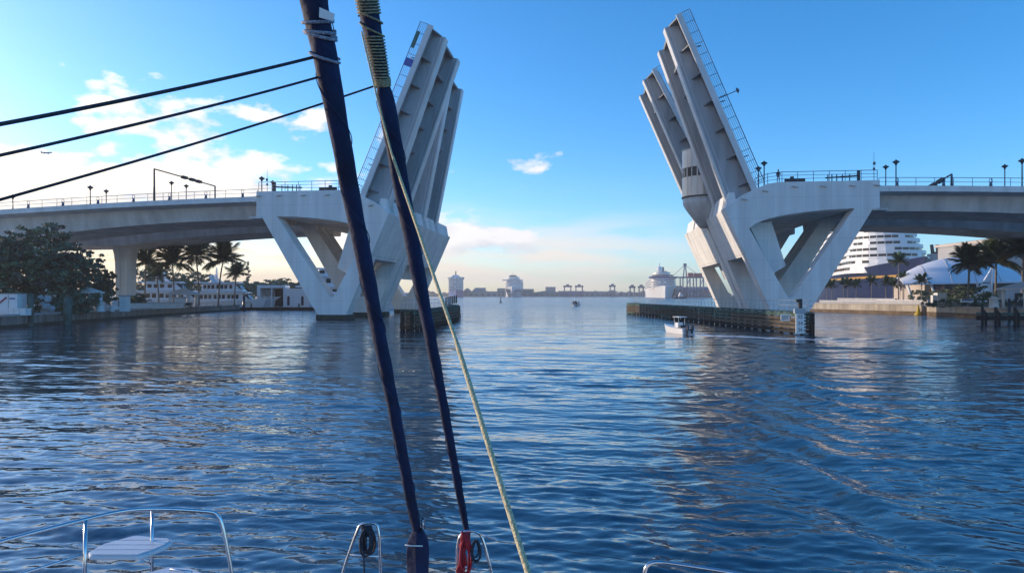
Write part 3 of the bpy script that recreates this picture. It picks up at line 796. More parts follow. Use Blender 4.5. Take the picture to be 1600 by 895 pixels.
def crown_mesh(name, blobs, n, size, m, seed):
    """leaf quads spread through several noisy blobs (cx, cy, cz, rx, ry, rz)"""
    rng = np.random.RandomState(seed)
    vol = np.array([b[3] * b[4] * b[5] for b in blobs]); vol = vol / vol.sum()
    cl = []
    for b, f in zip(blobs, vol):
        k = max(6, int(n / 44 * f)); d = rng.randn(k, 3); d /= np.linalg.norm(d, axis=1)[:, None]
        r = 0.5 + 0.75 * rng.rand(k) ** 0.8
        cl.append(np.array(b[:3]) + d * r[:, None] * np.array(b[3:]))
    cl = np.vstack(cl); per = max(8, n // len(cl)); rc = 0.115 * np.mean([b[3] for b in blobs])
    c = np.repeat(cl, per, 0); N = len(c)
    c = c + rng.randn(N, 3) * np.array([rc, rc, rc * 0.55])
    a = rng.randn(N, 3); a /= np.linalg.norm(a, axis=1)[:, None]
    q = rng.randn(N, 3); q -= a * np.sum(a * q, 1)[:, None]; q /= np.linalg.norm(q, axis=1)[:, None]
    s = size * (0.6 + 0.8 * rng.rand(N))[:, None]
    v = np.stack([c - a * s, c - q * s * 0.5, c + a * s, c + q * s * 0.5], 1).reshape(-1, 3)
    me = bpy.data.meshes.new(name); me.vertices.add(len(v)); me.vertices.foreach_set('co', v.astype(np.float32).ravel())
    me.loops.add(len(v)); me.loops.foreach_set('vertex_index', np.arange(len(v), dtype=np.int32))
    me.polygons.add(N); me.polygons.foreach_set('loop_start', np.arange(N, dtype=np.int32) * 4)
    me.update(calc_edges=True); me.materials.append(M[m]); return me
def tree(loc, h, rx, label, seed, mats=('leaf_a', 'leaf_b'), n=6000, leaf=0.30, low=0.25, group=None, name='broadleaf_tree', trunk_r=0.28):
    t = thing(name, label, 'tree', tuple(loc), 0, group); rnd = random.Random(seed)
    mb = MB(); top = Vector((rnd.uniform(-.6, .6), rnd.uniform(-.6, .6), h * 0.5))
    mb.tube([(0, 0, -0.2), (top.x * .4, top.y * .4, h * .22), top], [trunk_r, trunk_r * .8, trunk_r * .5], 8)
    ends = []
    for k in range(7):
        a = rnd.uniform(0, 6.28); l = rx * rnd.uniform(.5, .85); z0 = h * rnd.uniform(.2, .5)
        s = Vector((top.x * z0 / h, top.y * z0 / h, z0)); e = Vector((math.cos(a) * l, math.sin(a) * l, z0 + h * rnd.uniform(.12, .38)))
        mb.tube([s, s.lerp(e, .5) + Vector((0, 0, .4)), e], [trunk_r * .5, trunk_r * .35, trunk_r * .12], 6); ends.append(e)
    mb.build('trunk', 'bark', t)
    blobs = [(0, 0, h * .66, rx * .7, rx * .7, h * .30)]
    for e in ends: blobs.append((e.x * .95, e.y * .95, e.z + h * rnd.uniform(-.02, .12), rx * rnd.uniform(.3, .48), rx * rnd.uniform(.3, .48), h * rnd.uniform(.12, .2)))
    for k in range(3):
        a = rnd.uniform(0, 6.28); blobs.append((math.cos(a) * rx * .6, math.sin(a) * rx * .6, h * rnd.uniform(low, low + .2), rx * .38, rx * .38, h * .13))
    for i, m in enumerate(mats):
        o = bpy.data.objects.new('crown', crown_mesh('crown', blobs, n // len(mats), leaf, m, seed * 3 + i)); col.objects.link(o); o.parent = t
    return t
def frond_mesh(L, droop, seed, m, width=0.42, nl=22):
    rnd = random.Random(seed); mb = MB(); pts = []
    for i in range(9):
        f = i / 8; pts.append(Vector((0, L * (f * (1 - 0.22 * droop * f)), L * (0.16 * f - (0.14 + 0.42 * droop) * f * f))))
    mb.tube(pts, [0.035 * (1 - 0.8 * i / 8) for i in range(9)], 4)
    for i in range(nl):
        f = 0.10 + 0.9 * i / (nl - 1); j = min(int(f * 8), 7); p = pts[j].lerp(pts[j + 1], f * 8 - j)
        tg = (pts[j + 1] - pts[j]).normalized()
        ll = L * width * (0.35 + 0.65 * math.sin(math.pi * min(1, 0.15 + f * 0.8))) * rnd.uniform(.8, 1.1)
        for s in (-1, 1):
            tip = p + Vector((s * ll * 0.62, 0, -ll * rnd.uniform(.25, .55))) + tg * ll * 0.55
            mid = p.lerp(tip, .5) + Vector((0, 0, ll * .10)); wv = tg * 0.075 * max(1, L / 3)
            mb.add([p - wv, p + wv, mid + wv * .9, tip, mid - wv * .9], [(0, 1, 2, 4), (4, 2, 3)])
    return mb.mesh('frond', m, fix=False)
FRONDS = {}
def palm(loc, h, L, label, seed, n=22, group=None, lean=0.0, dry=3, r=0.17, spiky=False):
    t = thing('palm_tree', label, 'palm', tuple(loc), 0, group); rnd = random.Random(seed)
    lx = lean; pts = [(lx * f * f * h * .12, 0.02 * math.sin(f * 5), h * f - 0.2 * (1 - f)) for f in [i / 8 for i in range(9)]]
    MB().tube(pts, [r * 1.5] + [r * (1 - 0.25 * i / 8) for i in range(1, 9)], 8).build('trunk', 'palm_bark', t)
    top = Vector(pts[-1])
    for k in range(n):
        f = k / n; dr = [0.15, 0.45, 0.9][min(2, int(f * 3))]; pit = [1.2, 0.72, 0.22][min(2, int(f * 3))]
        m = 'palm_dry' if k >= n - dry else 'palm_leaf'
        key = (round(L, 1), dr, m, k % 2)
        if key not in FRONDS: FRONDS[key] = frond_mesh(L, dr, len(FRONDS), m)
        o = bpy.data.objects.new('frond', FRONDS[key]); col.objects.link(o); o.parent = t
        o.location = top; o.rotation_euler = (pit + rnd.uniform(-.25, .25), rnd.uniform(-.15, .15), k * 2.399 + rnd.uniform(-.2, .2))
        s = rnd.uniform(.85, 1.1); o.scale = (s, s, s)
    return t

# ------------------------------------------------------------------ left bank
M['paving'] = mat('promenade_paving', (0.30, 0.28, 0.27), 0.85, var=0.12, scale=0.5)
M['seawall'] = mat('stained_seawall', (0.25, 0.22, 0.19), 0.85, var=0.35, scale=0.5, streak=0.5, bump=0.3)
M['cap'] = mat('seawall_cap', (0.42, 0.41, 0.41), 0.8, var=0.1, scale=1)
M['stucco'] = mat('white_stucco', (0.70, 0.70, 0.70), 0.7, var=0.05, scale=1)
M['grass'] = mat('lawn', (0.05, 0.08, 0.03), 0.95, var=0.3, scale=3)
M['bluetext'] = mat('blue_print', (0.03, 0.09, 0.35), 0.6)
def land(name, poly, z, m, zb=-2.0):
    o = MB().prism([poly], lambda a, b: (a, b, zb), lambda a, b: (a, b, z)).build(name, m)
    return struct(o)
GL = 1.25
shore_l = [(-50.5, 20), (-53.0, 55), (-54.5, 75), (-58.0, 99), (-61.5, 133), (-62.6, 161)]
land('left_bank', shore_l + [(-420, 165), (-420, 20)], GL, 'paving')
land('far_left_bank', [(-70, 226), (-130, 215), (-420, 205), (-420, 700), (-120, 640)], 1.2, 'grass')
def seawall(path, label, z0, z1, th, m='seawall', seg=4.0, side=-1, capm='cap'):
    o = Vector((path[0][0], path[0][1], 0)); t = thing('seawall', label, 'seawall', tuple(o)); rnd = random.Random(int(path[0][1]))
    pts = pathpts([(a - o.x, b - o.y) for a, b in path], seg)
    for a, b in zip(pts[:-1], pts[1:]):
        d = (b - a).normalized(); n = Vector((d.y, -d.x, 0)) * side * -1
        off = n * rnd.uniform(0.0, 0.03)
        MB().beam(a + off + d * .01 + Vector((0, 0, (z0 + z1 - .22) / 2)), b + off - d * .01 + Vector((0, 0, (z0 + z1 - .22) / 2)), th, z1 - .22 - z0).build('panel', m, t)
        MB().beam(a + n * .08 + d * .006 + Vector((0, 0, z1 - .11)), b + n * .08 - d * .006 + Vector((0, 0, z1 - .11)), th + .2, .216).build('cap_stone', capm, t)
        MB().beam(a + n * .03 + Vector((0, 0, -.05)), b + n * .03 + Vector((0, 0, -.05)), th, 0.7).build('tide_band', 'algae', t)
    return t
seawall([(x + .1, y) for x, y in shore_l], 'low stained seawall with pale cap along the left bank', -1.2, 1.42, 0.5)
pj = thing('timber_piling', 'thick greenish piling at the left seawall, the nearer and thinner one', 'piling', tuple(WG(48, 80, 0)), 0, 'pilings along the left seawall')
MB().tube([(0, 0, -1), (0, 0, 3.6)], [.34, .3], 10).build('pile', 'timber_green', pj)
MB().tube([(0, 0, 3.6), (0, 0, 3.75)], [.33, .1], 10).build('pile_cap', 'timber', pj)
pj = thing('timber_piling', 'thick green piling at the left seawall, the stouter one', 'piling', tuple(WG(106, 83, 0)), 0, 'pilings along the left seawall')
MB().tube([(0, 0, -1), (0, 0, 3.3)], [.46, .42], 10).build('pile', 'timber_green', pj)
MB().tube([(0, 0, 3.3), (0, 0, 3.5)], [.45, .12], 10).build('pile_cap', 'timber', pj)
pj = thing('timber_piling', 'slim dark piling at the corner of the quay by the yachts', 'piling', tuple(WG(381, 158, 0)), 0, 'pilings along the left seawall')
MB().tube([(0, 0, -1), (0, 0, 3.2)], [.32, .3], 10).build('pile', 'navy', pj)
MB().tube([(0, 0, 3.2), (0, 0, 3.45)], [.34, .05], 10).build('pile_cap', 'dark', pj)
# trees in front of the bridge
GT = 'dark trees on the left bank'
for px, d, h, rx, sd, ms, lb in (
        (-38, 86, 9.4, 6.5, 1, ('leaf_a', 'leaf_c', 'leaf_b'), 'broad dark tree cut by the left edge of the picture'),
        (18, 88, 10.0, 5.0, 2, ('leaf_b', 'leaf_a', 'leaf_c'), 'dark olive tree behind the white cabinet at the far left'),
        (68, 90, 11.2, 5.0, 3, ('leaf_a', 'leaf_b', 'leaf_c'), 'tallest dark tree on the left bank, reaching the bridge deck'),
        (116, 92, 8.4, 3.7, 4, ('leaf_a', 'leaf_c'), 'dark rounded tree above the small white-roofed kiosk'),
        (156, 118, 6.4, 2.4, 5, ('leaf_b', 'leaf_c'), 'lower bushy tree just left of the bridge column')):
    tree(WG(px, d, GL), h, rx, lb, sd, ms, n=12000, leaf=0.20, group=GT)
for px, d, h, rx, sd, lb in ((222, 226, 11.0, 7.5, 11, 'dark round tree right of the bridge column, under a palm'), (258, 228, 10.5, 8.0, 12, 'dark tree behind the white pavilion roof'), (300, 230, 9.5, 7, 13, 'dark tree behind the tall pair of palms')):
    tree(WG(px, d, 1.2), h, rx, lb, sd, ('leaf_a', 'leaf_b'), n=5000, leaf=0.34, group=GT)
GP = 'coconut palms by the yachts'
for px, d, h, L, ln, lb in ((226, 138, 8.4, 3.6, .3, 'palm just right of the bridge column'), (248, 150, 6.4, 3.0, -.5, 'short palm between the column and the tall palms'),
                            (272, 136, 8.3, 4.4, -.3, 'full-headed palm in the middle of the palm row'), (311, 140, 9.8, 4.2, -.5, 'left palm of the tall overlapping pair'),
                            (341, 138, 8.9, 4.4, .9, 'right palm of the tall overlapping pair'), (366, 152, 6.6, 3.0, .6, 'small palm at the right end of the palm row')):
    palm(WG(px, d, GL - (0.6 if d > 160 else 0)), h, L, lb, int(px), n=26, group=GP, lean=ln)
GS2 = 'shrubs along the left promenade'
for px, d, h, rx, sd, lb in ((40, 84, 2.2, 2.0, 21, 'low dark shrub behind the white box at the far left'), (92, 88, 2.4, 2.2, 22, 'low dark shrub right of the pale rock'), (118, 92, 2.8, 2.4, 23, 'dark shrub left of the small kiosk'),
                             (166, 106, 2.4, 1.6, 24, 'dark shrub behind the urn pedestals'), (214, 128, 2.4, 1.6, 25, 'dark shrub at the foot of the bridge column'), (2, 90, 5.0, 4.0, 26, 'tall dark shrub at the left picture edge')):
    t = thing('shrub', lb, 'shrub', tuple(WG(px, d, GL)), 0, GS2)
    o = bpy.data.objects.new('foliage', crown_mesh('foliage', [(0, 0, h * .5, rx, rx * .8, h * .5), (rx * .5, 0, h * .4, rx * .7, rx * .6, h * .4)], 2600, .2, 'leaf_a', sd)); col.objects.link(o); o.parent = t
    MB().tube([(0, 0, -.1), (0.1, 0, h * .6)], [.12, .04], 6).build('stem', 'bark', t)
# pale rock under the tree
rk = thing('coral_rock', 'pale craggy rock between the trees at the left seawall', 'rock', tuple(WG(71, 84, GL)))
rr = random.Random(8)
for k in range(9):
    a = rr.uniform(0, 6.28); q = rr.uniform(0, .7); zz = rr.uniform(0, 2.2); s_ = rr.uniform(.35, .75) * (1 - zz / 5)
    mb = MB().lathe([(s_ * .7, zz - .1), (s_, zz + s_ * .4), (s_ * .8, zz + s_ * .9), (s_ * .3, zz + s_ * 1.2)], 7, (math.cos(a) * q, math.sin(a) * q, 0), smooth=False)
    mb.v = [(x + rr.uniform(-.1, .1), y + rr.uniform(-.1, .1), z + rr.uniform(-.08, .08)) for x, y, z in mb.v]
    mb.build('boulder', 'cap', rk)
# cabinets
cb = thing('service_cabinet', 'tall white cabinet with blue lettering at the far left', 'cabinet', tuple(WG(12, 79, GL)))
MB().bx(-1.3, 1.05, 0, 1.6, 0.1, 2.35).build('body', 'stucco', cb, bevel=.03)
MB().bx(-1.4, 1.15, -.08, 1.68, 2.35, 2.45).build('lid', 'cap', cb)
MB().bx(.06, .09, -.02, .0, .1, 2.3).build('door_seam', 'dark', cb)
mb = MB(); rr = random.Random(2); x = .22
while x < .85: w_ = rr.uniform(.05, .09); mb.bx(x, x + w_, -.03, -.01, 1.78, 1.78 + rr.uniform(.14, .2)); x += w_ + .035
mb.build('lettering', 'bluetext', cb, kind='stuff')
MB().beam((-1.25, -.02, 1.1), (-.1, -.02, 2.0), .02, .22).build('stripe', 'sign_red', cb) if 'sign_red' in M else None
bx_ = thing('storage_box', 'low white box in front of the cabinet at the far left', 'box', tuple(WG(31, 78.2, GL)))
MB().bx(-.95, .95, -.5, .5, 0, .72).build('body', 'stucco', bx_, bevel=.03); MB().bx(-1, 1, -.55, .55, .72, .78).build('lid', 'sign_white', bx_)
for k in (-.32, .32): MB().bx(k - .01, k + .01, -.51, -.5, .05, .7).build('seam', 'dark', bx_)
# kiosks with pyramid roofs
def kiosk(px, d, w, hp, label, rise=1.1, group='kiosks with pyramid roofs', legs=((-1, -1), (1, -1), (1, 1), (-1, 1)), m='stucco', pr=.22):
    t = thing('kiosk', label, 'kiosk', tuple(WG(px, d, GL)), 0, group)
    e = w * 1.32; z = hp
    r_ = MB().add([(-e, -e, z), (e, -e, z), (e, e, z), (-e, e, z), (-e, -e, z + .16), (e, -e, z + .16), (e, e, z + .16), (-e, e, z + .16), (0, 0, z + rise)],
                  [(3, 2, 1, 0), (0, 1, 5, 4), (1, 2, 6, 5), (2, 3, 7, 6), (3, 0, 4, 7), (4, 5, 8), (5, 6, 8), (6, 7, 8), (7, 4, 8)]).build('roof', m, t)
    MB().tube([(0, 0, z + rise - .05), (0, 0, z + rise + .3)], [.1, .03], 6).build('finial', m, r_)
    for a, b in legs: MB().tube([(a * w, b * w, 0), (a * w, b * w, z)], pr, 10).build('post', 'stucco', t)
    return t
kiosk(136, 94, 1.15, 2.5, 'small white-roofed kiosk under the trees, left of the bridge column', 0.9)
kiosk(287, 132, 1.65, 2.3, 'white pavilion with pyramid roof in front of the yachts', 1.35, pr=.32)
# pedestals, pillar and garden wall
def pedestal(px, d, h, r_, label, group='white urn pedestals on the left promenade'):
    t = thing('urn_pedestal', label, 'pedestal', tuple(WG(px, d, GL)), 0, group)
    MB().lathe([(r_ * 1.1, 0), (r_ * 1.1, .15), (r_, .2), (r_ * .95, h * .72), (r_ * 1.15, h * .76), (r_ * 1.15, h * .82)], 14).build('pedestal', 'stucco', t)
    MB().lathe([(r_ * .9, h * .82), (r_ * .8, h * .9), (r_ * .35, h * .96), (r_ * .2, h)], 14).build('lid', 'stucco', t)
    return t
pedestal(156, 95, 1.55, .58, 'white urn pedestal right of the small kiosk')
pedestal(179, 104, 1.45, .5, 'white urn pedestal left of the square pillar')
pedestal(235, 122, 1.3, .5, 'small white urn pedestal on the garden wall right of the column')
wp = thing('gate_pillar', 'tall white square pillar in front of the bridge column', 'pillar', tuple(WG(195, 97, GL)))
MB().bx(-.5, .5, -.5, .5, 0, 2.05).build('shaft', 'stucco', wp, bevel=.02); MB().bx(-.6, .6, -.6, .6, 2.05, 2.25).build('coping', 'cap', wp)
gw = thing('garden_wall', 'low white garden wall behind the square pillar', 'wall', tuple(WG(200, 112, GL)))
for a, b in ((WG(160, 104), WG(190, 108)), (WG(202, 112), WG(284, 122))):
    a = a - gw.location; b = b - gw.location; a.z = b.z = 0
    MB().beam(a + Vector((0, 0, .45)), b + Vector((0, 0, .45)), .35, .9).build('wall_panel', 'stucco', gw); MB().beam(a + Vector((0, 0, .95)), b + Vector((0, 0, .95)), .5, .1).build('coping', 'cap', gw)
pl = thing('gate_pillar', 'thick white square pillar beside the white pavilion', 'pillar', tuple(WG(282, 124, GL)))
MB().bx(-.8, .8, -.6, .6, 0, 1.75).build('shaft', 'stucco', pl, bevel=.02); MB().bx(-.9, .9, -.7, .7, 1.75, 1.92).build('coping', 'cap', pl)
bn = thing('park_bench', 'dark bench at the quay edge below the white pavilion', 'bench', tuple(WG(292, 124, GL)))
MB().bx(-.9, .9, -.25, .25, .38, .46).build('seat', 'dark', bn); MB().bx(-.9, .9, .2, .27, .5, .9).build('backrest', 'dark', bn)
for x in (-.7, .7): MB().bx(x - .05, x + .05, -.2, .2, 0, .38).build('leg', 'dark', bn)
lt = thing('white_bench', 'small white table-like bench right of the first urn pedestal', 'bench', tuple(WG(169, 96, GL)))
MB().bx(-.75, .75, -.3, .3, .6, .75).build('seat', 'stucco', lt)
for x in (-.6, .6): MB().bx(x - .12, x + .12, -.25, .25, 0, .6).build('leg', 'stucco', lt)
cl = thing('column_lamp', 'thin lamp post left of the bridge column', 'lamp post', tuple(WG(174, 110, GL)))
MB().tube([(0, 0, 0), (0, 0, 3.9)], [.09, .06], 8).build('post', 'lampm', cl); MB().box((0, 0, 4.1), (.5, .4, .45)).build('lamp_head', 'dark', cl)

# ------------------------------------------------------------------ yachts
def yacht(loc, rz, L, B, free, tiers, label, mast, seed=0, group='white motor yachts in the marina'):
    t = thing('motor_yacht', label, 'yacht', tuple(loc), rz, group)
    h = hull_mb(L, B, free, draft=.8, flare=.3, sheer=free * .35, fine=2.6, n=18).build('hull', 'white', t)
    for s in (-1, 1):
        for k in range(5):
            y = L * (.25 + .11 * k); MB().tube([(s * B * .46, y, free * .55), (s * B * .56, y, free * .55)], .22, 10).build('porthole', 'glass', h)
    for i, (a, b, z, hh, w, rk_, nw) in enumerate(tiers):
        y0, y1 = a * L, b * L; w2 = w * B / 2
        td = MB().hexa([(-w2, y0, z), (w2, y0, z), (w2 * .72, y1 + rk_, z), (-w2 * .72, y1 + rk_, z), (-w2 * .95, y0 + .3, z + hh), (w2 * .95, y0 + .3, z + hh), (w2 * .66, y1 - rk_ * .4, z + hh), (-w2 * .66, y1 - rk_ * .4, z + hh)]).build('deckhouse', 'white', t)
        MB().hexa([(-w2 * 1.10, y0 - 1.6, z + hh), (w2 * 1.10, y0 - 1.6, z + hh), (w2 * .80, y1 + rk_ * .6, z + hh), (-w2 * .80, y1 + rk_ * .6, z + hh), (-w2 * 1.06, y0 - 1.5, z + hh + .35), (w2 * 1.06, y0 - 1.5, z + hh + .35), (w2 * .76, y1 + rk_ * .2, z + hh + .22), (-w2 * .76, y1 + rk_ * .2, z + hh + .22)]).build('overhang', 'white', td)
        for s in (-1, 1):
            for k in range(nw):
                f = (k + .5 + .25 * (k // 3 - 1)) / nw * .8 + .08; y = y0 + (y1 - y0) * f; wx = w2 * (1 - .28 * f); wl = (y1 - y0) * .72 / nw * .72
                dx = -w2 * .28 / (y1 - y0)
                p = [(s * (wx - .25 - dx * wl / 2), y - wl / 2), (s * (wx - .25 + dx * wl / 2), y + wl / 2)]
                MB().hexa([(p[0][0], p[0][1], z + hh * .32), (p[0][0] + s * .27, p[0][1], z + hh * .32), (p[1][0] + s * .27, p[1][1], z + hh * .32), (p[1][0], p[1][1], z + hh * .32),
                           (p[0][0], p[0][1], z + hh * .80), (p[0][0] + s * .25, p[0][1], z + hh * .80), (p[1][0] + s * .25, p[1][1], z + hh * .80), (p[1][0], p[1][1], z + hh * .80)]).build('window', 'glass', td)
        MB().hexa([(-w2 * .6, y1 + rk_ * .55, z + hh * .35), (w2 * .6, y1 + rk_ * .55, z + hh * .35), (w2 * .6, y1 + rk_ * .78, z + hh * .35), (-w2 * .6, y1 + rk_ * .78, z + hh * .35), (-w2 * .56, y1 - .1, z + hh * .85), (w2 * .56, y1 - .1, z + hh * .85), (w2 * .56, y1 + rk_ * .12, z + hh * .85), (-w2 * .56, y1 + rk_ * .12, z + hh * .85)]).build('windscreen', 'glass', td)
    my, mz, mh = mast
    for s in (-1, 1): MB().hexa([(s * B * .30, my * L - .5, mz), (s * B * .36, my * L - .5, mz), (s * B * .36, my * L + .9, mz), (s * B * .30, my * L + .9, mz), (s * B * .20, my * L - 1.5, mz + mh * .4), (s * B * .25, my * L - 1.5, mz + mh * .4), (s * B * .25, my * L - .6, mz + mh * .4), (s * B * .20, my * L - .6, mz + mh * .4)]).build('radar_arch', 'white', t)
    MB().tube([(0, my * L, mz), (0, my * L, mz + mh)], [.28, .08], 8).build('mast', 'white', t)
    for k in range(3): MB().bx(-1.0 + .2 * k, 1.0 - .2 * k, my * L - .1, my * L + .1, mz + mh * (.5 + .15 * k), mz + mh * (.5 + .15 * k) + .16).build('radar_bar', 'white', t)
    for s in (-1, 1): MB().lathe([(.1, 0), (.5, .25), (.5, .6), (.25, .95), (.03, 1.05)], 12, (s * B * .2, my * L - .6, mz + mh * .22)).build('radar_dome', 'white', t)
    return t
yacht(WG(404, 176, 0), R(-82), 37, 8.2, 3.1, [(.30, .80, 3.0, 2.5, .92, 2.2, 8), (.34, .68, 5.8, 2.3, .82, 1.8, 6), (.40, .58, 8.4, 1.6, .62, 1.2, 3)], 'largest white yacht, behind the legs of the left pier', (.47, 10.2, 6.2))
# open stern garage of the large yacht
yg = thing('boat_house', 'white open-fronted dock building beside the largest yacht', 'dock house', tuple(WG(425, 172, 0.6)))
MB().bx(-3.4, -2.6, -.8, 3, 0, 4.6).build('side_wall', 'white', yg); MB().bx(-3.4, 3.4, -.8, 3, 4.6, 5.3).build('roof', 'white', yg, bevel=.1)
MB().bx(3.0, 3.4, -.8, 3, 0, 4.6).build('side_wall', 'white', yg); MB().bx(-2.6, 3.0, 2.6, 3, 0, 4.6).build('back_wall', 'stucco', yg)
MB().bx(.0, .25, -.7, -.45, 0, 4.6).build('post', 'white', yg); MB().bx(.4, 3.0, 1.0, 1.2, .2, 4.4).build('glass_screen', 'glass', yg)
MB().bx(3.4, 9.5, -.6, 2.6, 0, 4.5).build('annex', 'white', yg)
for x in (4.2, 7.6): MB().bx(x - .3, x + .3, -.63, -.6, .4, 2.2).add(*(lambda c: ([(c + .3 * math.cos(a), -.63, 2.2 + .5 * math.sin(a)) for a in [math.pi * i / 8 for i in range(9)]], [tuple(range(9))]))(x)).build('arched_window', 'navy', yg)
yacht(WG(303, 168, 0), R(-86), 15.6, 5.6, 2.0, [(.10, .78, 2.0, 2.0, .95, 1.8, 9), (.16, .66, 4.4, 1.9, .86, 1.6, 7)], 'white three-deck yacht whose bow points at the boat house', (.34, 6.6, 3.6))
yacht(WG(212, 172, 0), R(-88), 17, 5.6, 2.2, [(.08, .80, 2.2, 2.1, .95, 1.8, 7), (.2, .62, 4.7, 1.8, .8, 1.5, 4)], 'white yacht half hidden by palms and the pavilion', (.4, 6.8, 3.0))
yacht(WG(596, 190, 0), R(-60), 11, 3.6, 1.6, [(.25, .7, 1.6, 1.9, .9, 1.4, 4)], 'small white yacht seen between the left pier legs and its fender', (.4, 3.6, 2.0))
yacht(WG(505, 166, 0), R(-95), 9, 3.2, 1.3, [(.2, .66, 1.3, 1.6, .85, 1.2, 4)], 'small dark-windowed boat inside the V of the left pier', (.35, 3.0, 1.2))
dk = thing('floating_dock', 'dark low floating dock in front of the largest yacht', 'dock', tuple(WG(395, 163, 0)))
MB().bx(-4, 14, -1.1, 1.1, -.3, .55).build('float', 'timber_dark', dk); MB().bx(-4.1, 14.1, -1.2, 1.2, .55, .66).build('decking', 'timber', dk)
for x in (0, 5.5, 11): MB().tube([(x, -1.0, -1), (x, -1.0, 1.6)], .16, 8).build('pile', 'timber_dark', dk)
# trees on the bank behind the yachts
GB = 'trees on the bank behind the yachts'
for px, d, h, rx, sd, lb in ((402, 262, 8.2, 8, 41, 'round dark tree behind the boat house'), (432, 268, 8.6, 7, 42, 'wide dark tree right of the boat house tree'), (375, 250, 6.6, 8, 43, 'low dark tree behind the bow of the three-deck yacht'),
                             (350, 262, 7.4, 9, 44, 'low dark tree behind the three-deck yacht'), (455, 275, 7.2, 7, 45, 'dark tree behind the outer leg of the left pier')):
    tree(WG(px, d, 1.2), h, rx, lb, sd, ('leaf_a', 'leaf_b'), n=3000, leaf=.55, group=GB)
pn = thing('conifer_tree', 'slender pointed tree above the bank right of the palms', 'tree', tuple(WG(388, 268, 1.2)))
o = bpy.data.objects.new('crown', crown_mesh('crown', [(0, 0, 6, 1.5, 1.5, 3.5), (0, 0, 10, 1.0, 1.0, 3), (0, 0, 13.2, .5, .5, 2.0)], 1200, .35, 'leaf_c', 77)); col.objects.link(o); o.parent = pn
MB().tube([(0, 0, 0), (0, 0, 14)], [.3, .05], 6).build('trunk', 'bark', pn)
# ------------------------------------------------------------------ right bank
M['tan_wall'] = mat('tan_seawall', (0.46, 0.41, 0.34), 0.85, var=0.22, scale=0.4, streak=0.5, bump=0.3)
M['tan_low'] = mat('tide_stain', (0.16, 0.11, 0.07), 0.85, var=0.3, scale=0.8)
M['bldg'] = mat('building_render', (0.36, 0.36, 0.37), 0.8, var=0.06, scale=0.1)
M['bldg_tan'] = mat('building_roof', (0.50, 0.43, 0.38), 0.8, var=0.06, scale=0.1)
M['teal_glass'] = mat('teal_glass', (0.02, 0.07, 0.09), 0.08, var=0.2, scale=0.3, spec=0.8)
M['membrane'] = mat('white_membrane', (0.74, 0.74, 0.76), 0.55, var=0.03, scale=0.2)
GR = 1.6
shore_r = [(63.2, 205), (63.6, 150), (72.6, 124.5), (73.4, 124.2), (72.6, 104), (71.0, 80), (70, 20)]
land('right_bank', shore_r + [(800, 20), (800, 207), (90, 207)], GR, 'paving')
land('terminal_apron', [(134, 207.02), (800, 207.02), (800, 262), (140, 262)], GR, 'paving')
def seawall_r(path, label, z1, seg=5.0):
    o = Vector((path[0][0], path[0][1], 0)); t = thing('seawall', label, 'seawall', tuple(o), 0, 'seawalls of the right bank'); rnd = random.Random(int(path[0][1]))
    pts = pathpts([(a - o.x, b - o.y) for a, b in path], seg)
    for a, b in zip(pts[:-1], pts[1:]):
        d = (b - a).normalized(); n = Vector((d.y, -d.x, 0)); off = n * rnd.uniform(0, .03); u = Vector((0, 0, 1))
        MB().beam(a + off + d * .008 + u * (z1 * .5 + .3), b + off - d * .008 + u * (z1 * .5 + .3), .5, z1 - .6).build('panel', 'tan_wall', t)
        MB().beam(a + off + n * .03 + u * .1, b + off + n * .03 + u * .1, .52, 1.0).build('tide_band', 'tan_low', t)
        MB().beam(a + n * .06 + d * .005 + u * (z1 + .1), b + n * .06 - d * .005 + u * (z1 + .1), .75, .2).build('cap_stone', 'cap', t)
        MB().box((a + b) / 2 - n * .28 + u * (z1 * .62), (.12, .12, .12)).build('weep_hole', 'dark', t)
    return t
seawall_r(shore_r[:3], 'tall tan stained seawall below the row of small palms', 1.75)
seawall_r(shore_r[3:6], 'lower tan seawall below the large palms at the right', 1.45)
# planters on the promenade
for a, b, zz, lb in ((WG(1282, 168), WG(1385, 150), .55, 'long low planter wall near the bridge leg on the right'), (WG(1310, 176), WG(1400, 160), 1.0, 'upper low planter wall behind the long one'), (WG(1372, 150), WG(1452, 135), .8, 'low planter wall beside the white canopy')):
    t = thing('planter_wall', lb, 'planter', (a.x, a.y, GR), 0, 'planter walls on the right promenade'); e = b - a
    MB().beam((0, 0, zz / 2), (e.x, e.y, zz / 2), .6, zz).build('wall', 'cap', t); MB().beam((0, 0, zz + .06), (e.x, e.y, zz + .06), .8, .12).build('coping', 'stucco', t)
GQ = 'small palms along the right promenade'
for i, (px, d, h) in enumerate(((1292, 192, 4.2), (1300, 190, 4.4), (1318, 186, 4.8), (1325, 182, 4.6), (1338, 180, 4.4), (1362, 172, 5.0), (1384, 168, 4.6), (1396, 166, 4.2), (1411, 160, 5.4), (1440, 148, 4.6))):
    palm(WG(px, d, GR), h, 2.0, ['leftmost short palm', 'second short palm from the left', 'third short palm from the left', 'fourth short palm from the left', 'fifth short palm from the left', 'sixth short palm from the left', 'fourth short palm from the canopy legs', 'third short palm from the canopy legs', 'short palm just left of the canopy legs', 'short palm under the white canopy'][i] + ' along the right promenade', 100 + i, n=14, group=GQ, r=.12, dry=2)
palm(WG(1404, 158, GR), 9.2, 2.6, 'taller slim palm left of the white canopy', 131, n=18, group='large palms on the right bank', r=.15)
